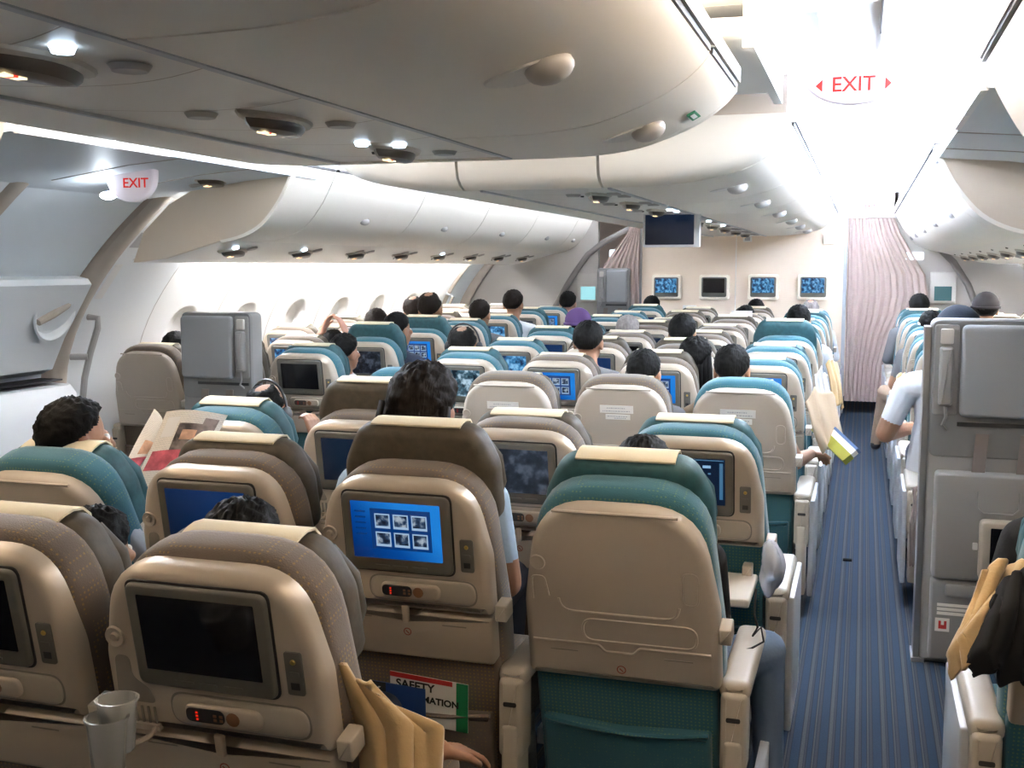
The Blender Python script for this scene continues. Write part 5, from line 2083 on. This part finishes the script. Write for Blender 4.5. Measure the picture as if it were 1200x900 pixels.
# ceiling lamps of the front galley, seen over the curtains
for px, py, lb in ((723, 297, 'bluish galley lamp seen past the left curtain'), (1072, 300, 'bluish galley lamp seen past the right curtain')):
    p = at(px, py, 1, 11.60)
    b = MB()
    b.slab(rrect(-0.085, 0.085, -0.04, 0.04, 0.02), 0, 0.05, 0.01, 0)
    o = b.build('galley_lamp', emit('galley_glow', (0.72, 0.88, 1.0), 1.2), None)
    o.location = p
    tag(o, lb, 'lamp')

# curtains ---------------------------------------------------------------
M_CURT = plain('pinkish_curtain', (0.47, 0.375, 0.335), 0.85, bump=0.05, scale=150)


def curtain(name, rows, y, n, label, flip=1, amp=0.013, folds=9):
    """rows: (z, x_left, x_right) from top to hem"""
    b = MB()
    rings = []
    for (z, xa, xb) in rows:
        r = []
        for k in range(n + 1):
            t = k / n
            ph = t * folds * 2 * PI
            r.append((xa + (xb - xa) * t, y + amp * math.sin(ph + 0.25 * math.sin(z * 2)) + amp * 0.25 * math.sin(2.3 * ph + 0.3 * z), z))
        rings.append(r)
    front = rings
    back = [[(p[0], p[1] + 0.004, p[2]) for p in r] for r in rings]
    b.rings(front, cap=False, closed=False)
    b.rings(back, cap=False, closed=False)
    o = b.build(name, M_CURT, None, 0)
    o.data.polygons.foreach_set('use_smooth', [True] * len(o.data.polygons))
    return tag(o, label, 'curtain')


rt = [(1.95, -0.155, 0.27), (1.8, -0.155, 0.33), (1.6, -0.155, 0.45), (1.4, -0.155, 0.57), (1.2, -0.155, 0.60), (1.0, -0.155, 0.55), (0.8, -0.155, 0.42), (0.5, -0.155, 0.32), (0.13, -0.155, 0.28)]
curtain('curtain', rt, 11.60, 140, 'pale pinkish pleated curtain closing the right aisle at the front', folds=11)
lt = [(1.97, -2.32, -2.25), (1.8, -2.40, -2.25), (1.6, -2.55, -2.25), (1.45, -2.66, -2.25), (1.3, -2.68, -2.25), (1.0, -2.66, -2.25), (0.5, -2.60, -2.25), (0.13, -2.58, -2.25)]
curtain('curtain', lt, 11.56, 100, 'brownish pink curtain drawn half across the left aisle front', folds=7)
for xa, xb, lb in ((-0.17, 0.40, 'curtain rail over the right aisle front'), (-2.75, -2.24, 'curtain rail over the left aisle front')):
    b = MB()
    b.box(xa, xb, 11.58, 11.63, 1.955, 1.985)
    tag(b.build('curtain_rail', M_LAM, None, 0), lb, 'rail')

# ================================================================== SMALL THINGS
# newspaper held by the reader ------------------------------------------
def page_mat():
    m, nt, bs = nmat('newsprint')
    N = nt.nodes.new
    L = nt.links.new
    tc = N('ShaderNodeTexCoord')
    mp = N('ShaderNodeMapping')
    mp.inputs['Scale'].default_value = (1, 1, 1)
    L(tc.outputs['UV'], mp.inputs['Vector'])
    br = N('ShaderNodeTexBrick')
    br.inputs['Scale'].default_value = 1
    br.inputs['Brick Width'].default_value = 0.055
    br.inputs['Row Height'].default_value = 0.012
    br.inputs['Mortar Size'].default_value = 0.0045
    br.inputs['Color1'].default_value = (0.36, 0.35, 0.34, 1)
    br.inputs['Color2'].default_value = (0.5, 0.49, 0.47, 1)
    br.inputs['Mortar'].default_value = (0.66, 0.63, 0.58, 1)
    L(mp.outputs['Vector'], br.inputs['Vector'])
    L(br.outputs['Color'], bs.inputs['Base Color'])
    bs.inputs['Roughness'].default_value = 0.9
    return m


def quad_sheet(name, corners, nx, ny, mats, bend, parent, pics, label=None):
    """bilinear sheet through four 3-D corners (bl, br, tr, tl) with a bend along its normal; pics = picture rectangles in uv"""
    bl, br_, tr, tl = [Vector(c) for c in corners]
    nrm = (br_ - bl).cross(tl - bl).normalized()
    vs, fs, ms, uv = [], [], [], []
    for j in range(ny + 1):
        for i in range(nx + 1):
            u, v = i / nx, j / ny
            p = (bl * (1 - u) + br_ * u) * (1 - v) + (tl * (1 - u) + tr * u) * v
            p = p + nrm * (bend * math.sin(PI * u) + 0.008 * math.sin(7 * v + 3 * u))
            vs.append(p)
            uv.append((u, v))
    for j in range(ny):
        for i in range(nx):
            a = j * (nx + 1) + i
            fs.append((a, a + 1, a + nx + 2, a + nx + 1))
            uc, vc = (i + 0.5) / nx, (j + 0.5) / ny
            mi = 0
            for (u0, u1, v0, v1, k) in pics:
                if u0 < uc < u1 and v0 < vc < v1:
                    mi = k
            ms.append(mi)
    n0 = len(vs)
    m2 = len(fs)
    vs2 = [v - nrm * 0.002 for v in vs]
    me = bpy.data.meshes.new(name)
    me.from_pydata([tuple(v) for v in vs + vs2], [], fs + [tuple(n0 + x for x in reversed(q)) for q in fs])
    for m in mats:
        me.materials.append(m)
    me.polygons.foreach_set('material_index', ms + [0] * m2)
    ul = me.uv_layers.new(name='UVMap')
    for l in me.loops:
        ul.data[l.index].uv = uv[l.vertex_index % n0]
    me.polygons.foreach_set('use_smooth', [True] * len(me.polygons))
    o = bpy.data.objects.new(name, me)
    COL.objects.link(o)
    if parent:
        o.parent = parent
    return o


pics_mats = [page_mat(), plain('news_pink', (0.52, 0.10, 0.14), 0.8, var=0.3, scale=30), plain('news_photo', (0.16, 0.13, 0.12), 0.8, var=0.7, scale=22), plain('news_skin', (0.50, 0.30, 0.20), 0.8, var=0.3, scale=30), plain('news_pale', (0.62, 0.62, 0.62), 0.8)]
news = empty('newspaper', at(190, 560, 1, 2.75), 'open newspaper with pink and dark photographs held before the reader', 'newspaper')
o0 = Vector(news.location)
pg = lambda px, py, y: at(px, py, 1, y) - o0
quad_sheet('page', (pg(118, 640, 2.62), pg(196, 640, 2.66), pg(266, 486, 2.92), pg(196, 483, 2.84)), 30, 40, pics_mats, 0.02, news,
           [(0.05, 0.6, 0.55, 0.70, 1), (0.35, 0.75, 0.70, 0.90, 2), (0.45, 0.7, 0.78, 0.86, 3), (0.72, 0.95, 0.6, 0.95, 2), (0.35, 0.6, 0.36, 0.48, 3), (0.1, 0.35, 0.8, 0.95, 4)])
quad_sheet('page', (pg(118, 600, 2.60), pg(158, 560, 2.74), pg(194, 512, 2.86), pg(180, 480, 2.90)), 14, 24, pics_mats, 0.015, news, [(0.1, 0.8, 0.35, 0.5, 1), (0.3, 0.7, 0.55, 0.7, 3)])


# blankets ---------------------------------------------------------------
def drape(name, pts, label, mat=M_BLANKET, amp=0.012, cat='blanket', seed=1, nu=36, nv=30, ft=6):
    """cloth sheet over a grid of control points (rows of 3-D points)"""
    rnd = random.Random(seed)
    P_ = np.array(pts, dtype=float)
    r_, c_ = P_.shape[:2]

    def samp(u, v):
        x, y = u * (c_ - 1), v * (r_ - 1)
        i, j = min(int(x), c_ - 2), min(int(y), r_ - 2)
        a, b_ = x - i, y - j
        a, b_ = a * a * (3 - 2 * a) * 0.5 + a * 0.5, b_ * b_ * (3 - 2 * b_) * 0.5 + b_ * 0.5
        return (P_[j, i] * (1 - a) + P_[j, i + 1] * a) * (1 - b_) + (P_[j + 1, i] * (1 - a) + P_[j + 1, i + 1] * a) * b_
    vs = []
    for j in range(nv + 1):
        for i in range(nu + 1):
            u, v = i / nu, j / nv
            p = Vector(samp(u, v))
            w = amp * (math.sin(ft * 2 * PI * u + 2.2 * v + seed) + 0.5 * math.sin(ft * 3.3 * PI * u - 3 * v + 2 * seed))
            w += amp * 0.6 * math.sin(5 * v + 3 * u * seed)
            p += Vector((0.3 * w, -0.5 * w, 0.8 * w))
            vs.append(p)
    fs = [(j * (nu + 1) + i, j * (nu + 1) + i + 1, (j + 1) * (nu + 1) + i + 1, (j + 1) * (nu + 1) + i) for j in range(nv) for i in range(nu)]
    b = MB()
    b.add(vs, fs)
    o = b.build(name, mat, None, 0)
    md = o.modifiers.new('thick', 'SOLIDIFY')
    md.thickness = 0.008
    o.data.polygons.foreach_set('use_smooth', [True] * len(o.data.polygons))
    return tag(o, label, cat)


# lap blanket of the passenger in the nearest brown seat
def A(px, py, y):
    return tuple(at(px, py, 1, y))


drape('blanket', [[A(372, 775, 1.72), A(400, 785, 1.66), A(430, 800, 1.66), A(445, 830, 1.70)],
                  [A(375, 850, 1.75), A(440, 850, 1.66), A(480, 850, 1.68), A(515, 862, 1.72)],
                  [A(380, 930, 1.80), A(450, 935, 1.66), A(480, 935, 1.66), A(512, 930, 1.70)],
                  [A(380, 1040, 1.80), A(450, 1040, 1.70), A(490, 1040, 1.70), A(520, 1040, 1.72)]], 'tan blanket draped over the lap in the nearest brown seat', seed=2, ft=3)
drape('blanket', [[A(1150, 668, 2.30), A(1175, 662, 2.34), A(1200, 660, 2.40), A(1230, 655, 2.5)],
                  [A(1128, 735, 2.22), A(1150, 715, 2.24), A(1178, 690, 2.30), A(1210, 672, 2.4)],
                  [A(1115, 765, 2.20), A(1130, 745, 2.18), A(1150, 725, 2.2), A(1165, 700, 2.22)],
                  [A(1122, 790, 2.20), A(1135, 782, 2.17), A(1150, 770, 2.18), A(1160, 740, 2.2)]], 'tan blanket hanging over the armrest at the right edge', seed=3, ft=3)
drape('jacket', [[A(1168, 700, 2.20), A(1180, 680, 2.22), A(1200, 668, 2.25), A(1230, 660, 2.3)],
                 [A(1150, 735, 2.17), A(1172, 722, 2.16), A(1200, 712, 2.18), A(1235, 705, 2.25)],
                 [A(1138, 765, 2.16), A(1160, 764, 2.14), A(1195, 766, 2.16), A(1235, 770, 2.2)],
                 [A(1146, 786, 2.17), A(1166, 792, 2.16), A(1196, 800, 2.18), A(1235, 810, 2.2)]], 'black jacket bunched over the tan blanket at the right edge', mat=plain('black_jacket', (0.008, 0.008, 0.009), 0.95), cat='jacket', seed=9, ft=2)
drape('blanket', [[A(945, 470, 5.0), A(955, 455, 5.05), A(975, 460, 5.1), A(980, 470, 5.15)],
                  [A(952, 500, 4.98), A(962, 490, 5.0), A(982, 500, 5.05), A(988, 510, 5.1)],
                  [A(965, 530, 4.96), A(972, 525, 4.98), A(984, 525, 5.0), A(987, 530, 5.05)]], 'beige blanket spilling over the aisle armrest beside the magazine', seed=4, mat=plain('beige_cloth', (0.52, 0.40, 0.28), 0.95, bump=0.2, scale=100), ft=2, nu=16, nv=16)
drape('blanket', [[A(968, 425, 7.5), A(974, 422, 7.6), A(982, 428, 7.7)], [A(972, 450, 7.5), A(982, 450, 7.55), A(986, 455, 7.6)], [A(975, 476, 7.5), A(985, 474, 7.5), A(988, 480, 7.55)]], 'tan blanket hanging into the right aisle from a far centre seat', seed=5, ft=2, nu=14, nv=14)
drape('blanket', [[A(1052, 440, 7.8), A(1062, 436, 7.8), A(1068, 446, 7.8)], [A(1046, 490, 7.75), A(1054, 485, 7.7), A(1060, 490, 7.7)], [A(1040, 520, 7.7), A(1044, 520, 7.68), A(1050, 515, 7.66)]], 'tan blanket hanging into the aisle beside the tan trousers', seed=6, ft=2, nu=14, nv=14)
drape('seat_cloth', [[A(1070, 575, 5.0), A(1076, 570, 5.0), A(1084, 572, 5.0)], [A(1064, 615, 4.9), A(1072, 615, 4.9), A(1080, 612, 4.9)], [A(1068, 662, 4.85), A(1072, 662, 4.85), A(1078, 655, 4.85)]], 'brown cloth hanging into the aisle beside the grey jumpseat', mat=M_STRAP, seed=7, ft=1, nu=12, nv=12)
drape('blanket', [[A(955, 440, 6.6), A(962, 430, 6.6), A(968, 440, 6.65)], [A(960, 480, 6.5), A(970, 475, 6.5), A(978, 482, 6.5)], [A(966, 510, 6.45), A(974, 500, 6.45), A(984, 492, 6.45)]], 'white blanket edge hanging into the right aisle ahead of the magazine', mat=plain('white_cloth', (0.62, 0.60, 0.58), 0.9), seed=8, ft=2, nu=14, nv=14)

# plastic cups in the near cup holder -----------------------------------
M_CUP = plain('clear_plastic', (0.92, 0.94, 0.94), 0.12, trans=0.7)
for k, (px, py, y, lb) in enumerate(((126, 868, 1.385, 'clear plastic cup in front, standing in the near seat cup holder'), (138, 846, 1.415, 'clear plastic cup tucked behind another at the near seat'))):
    p = at(px, py, 1, y)
    b = MB()
    n = 24
    prof = [(0.024, -0.045), (0.025, -0.044), (0.031, 0.035), (0.034, 0.036), (0.034, 0.039), (0.030, 0.039), (0.0235, -0.042)]
    rings = [[(r_ * math.cos(2 * PI * q / n), r_ * math.sin(2 * PI * q / n), z) for q in range(n)] for r_, z in prof]
    b.rings(rings)
    o = b.build('plastic_cup', M_CUP, None, 50)
    o.location = p
    tag(o, lb, 'cup', 'plastic cups')
# literature in the pocket of the menu-screen seat ------------------------
sr = SEATS['centre', 1, 1]
tl_ = R(9)
Tm = Matrix.Translation(sr.location) @ Matrix.Translation((0, 0, HZ)) @ Matrix.Rotation(tl_, 4, 'X')


def stand(name, x, z, w, h, y, rot, mats, label, cat, extra):
    root = empty(name, (0, 0, 0), label, cat)
    root.matrix_world = Tm @ Matrix.Translation((x, y, z)) @ Matrix.Rotation(R(rot), 4, 'Y')
    b = MB()
    b.box(-w / 2, w / 2, -0.001, 0.001, -h / 2, h / 2, 0)
    for (x0, x1, z0, z1, mi) in extra:
        b.box(x0, x1, -0.0014, -0.001, z0, z1, mi)
    b.build('card' if name != 'booklet' else 'booklet_cover', mats, root, 0)
    return root


sc_ = stand('safety_card', 0.045, 0.055, 0.20, 0.13, -0.098, 4, [M_PAPER, M_RED, M_GREEN], 'white safety card with red and green bands in the seat pocket', 'card', [(-0.10, 0.06, 0.052, 0.065, 1), (0.07, 0.10, -0.065, 0.065, 2)])
t = text('lettering', 'SAFETY', 0.030, M_BLACKP, sc_, 0.0003)
t.location = (-0.035, -0.0016, 0.036)
t.rotation_euler = (PI / 2, 0, 0)
t = text('lettering', 'INFORMATION', 0.024, M_BLACKP, sc_, 0.0003)
t.location = (-0.005, -0.0016, 0.004)
t.rotation_euler = (PI / 2, 0, 0)
bk = stand('booklet', -0.035, 0.035, 0.145, 0.12, -0.104, 3, [M_BLUE, M_BLACKP], 'dark blue booklet with white letter K in the seat pocket', 'booklet', [(-0.0725, -0.03, -0.06, 0.06, 1)])
t = text('lettering', 'K', 0.030, M_PAPER, bk, 0.0003)
t.location = (-0.052, -0.0018, 0.036)
t.rotation_euler = (PI / 2, 0, 0)
# crumpled clear bag on the aisle armrest ---------------------------------
p = at(904, 664, 1, 3.0)
b = MB()
b.sphere((0, 0, 0), (0.030, 0.055, 0.070), 24, 18)
rr = random.Random(3)
b.v = [tuple(Vector(v) * (1 + 0.16 * math.sin(70 * v[0] + 50 * v[2]) + 0.12 * math.sin(90 * v[1] - 40 * v[2]) + rr.uniform(-0.06, 0.06))) for v in b.v]
o = b.build('plastic_bag', plain('bag_film', (0.62, 0.66, 0.74), 0.25, trans=0.35), None, 60)
o.location = p
tag(o, 'crumpled clear plastic bag beside the map-screen seat and aisle armrest', 'bag')
# magazine held over the aisle --------------------------------------------
root = empty('magazine', at(975, 520, 1, 5.0), 'yellow and white magazine tilted over the right aisle', 'magazine')
b = MB()
b.box(-0.022, 0.022, -0.13, 0.13, -0.016, 0.016, 0)
b.box(0.022, 0.05, -0.128, 0.128, -0.013, 0.013, 1)
b.box(0.05, 0.062, -0.13, 0.13, -0.016, 0.016, 2)
b.xf(Matrix.Rotation(R(-32), 4, 'Y') @ Matrix.Rotation(R(40), 4, 'X') @ Matrix.Rotation(R(15), 4, 'Z'))
b.build('pages', [M_YELLOW, M_PAPER, plain('mag_blue', (0.10, 0.16, 0.30), 0.5)], root, 0)
# white paper held up in a far row
p = at(872, 382, 1, 8.9)
b = MB()
b.box(-0.10, 0.06, -0.003, 0.003, -0.12, 0.12)
o = b.build('paper_sheet', plain('card_cream', (0.72, 0.66, 0.60), 0.8), None, 0)
o.location = p
tag(o, 'cream paper sheet held up above a far brown seat', 'paper')
# dark scrap on the aisle carpet
p = at(993, 657, 2, 0.0)
b = MB()
b.slab(rrect(-0.022, 0.022, 0, 0.008, 0.003), -0.018, 0.018, 0.003, 0.003)
o = b.build('floor_fitting', plain('black_rubber', (0.008, 0.008, 0.008), 0.95, spec=0.1), None)
o.location = (p.x, p.y, 0.0)
tag(o, 'small black fitting lying on the striped aisle carpet', 'fitting')
# headphone cord on the armrest
b = MB()
cp = [A(886, 690, 2.72), A(884, 720, 2.70), A(888, 735, 2.70), A(882, 745, 2.70), A(892, 735, 2.71), A(895, 752, 2.71), A(880, 760, 2.70), A(862, 765, 2.68)]
b.tube(cp, 0.003, 6)
o = b.build('headphone_cord', M_DARK, None)
tag(o, 'thin black headphone cord over the jeans by the aisle', 'cord')
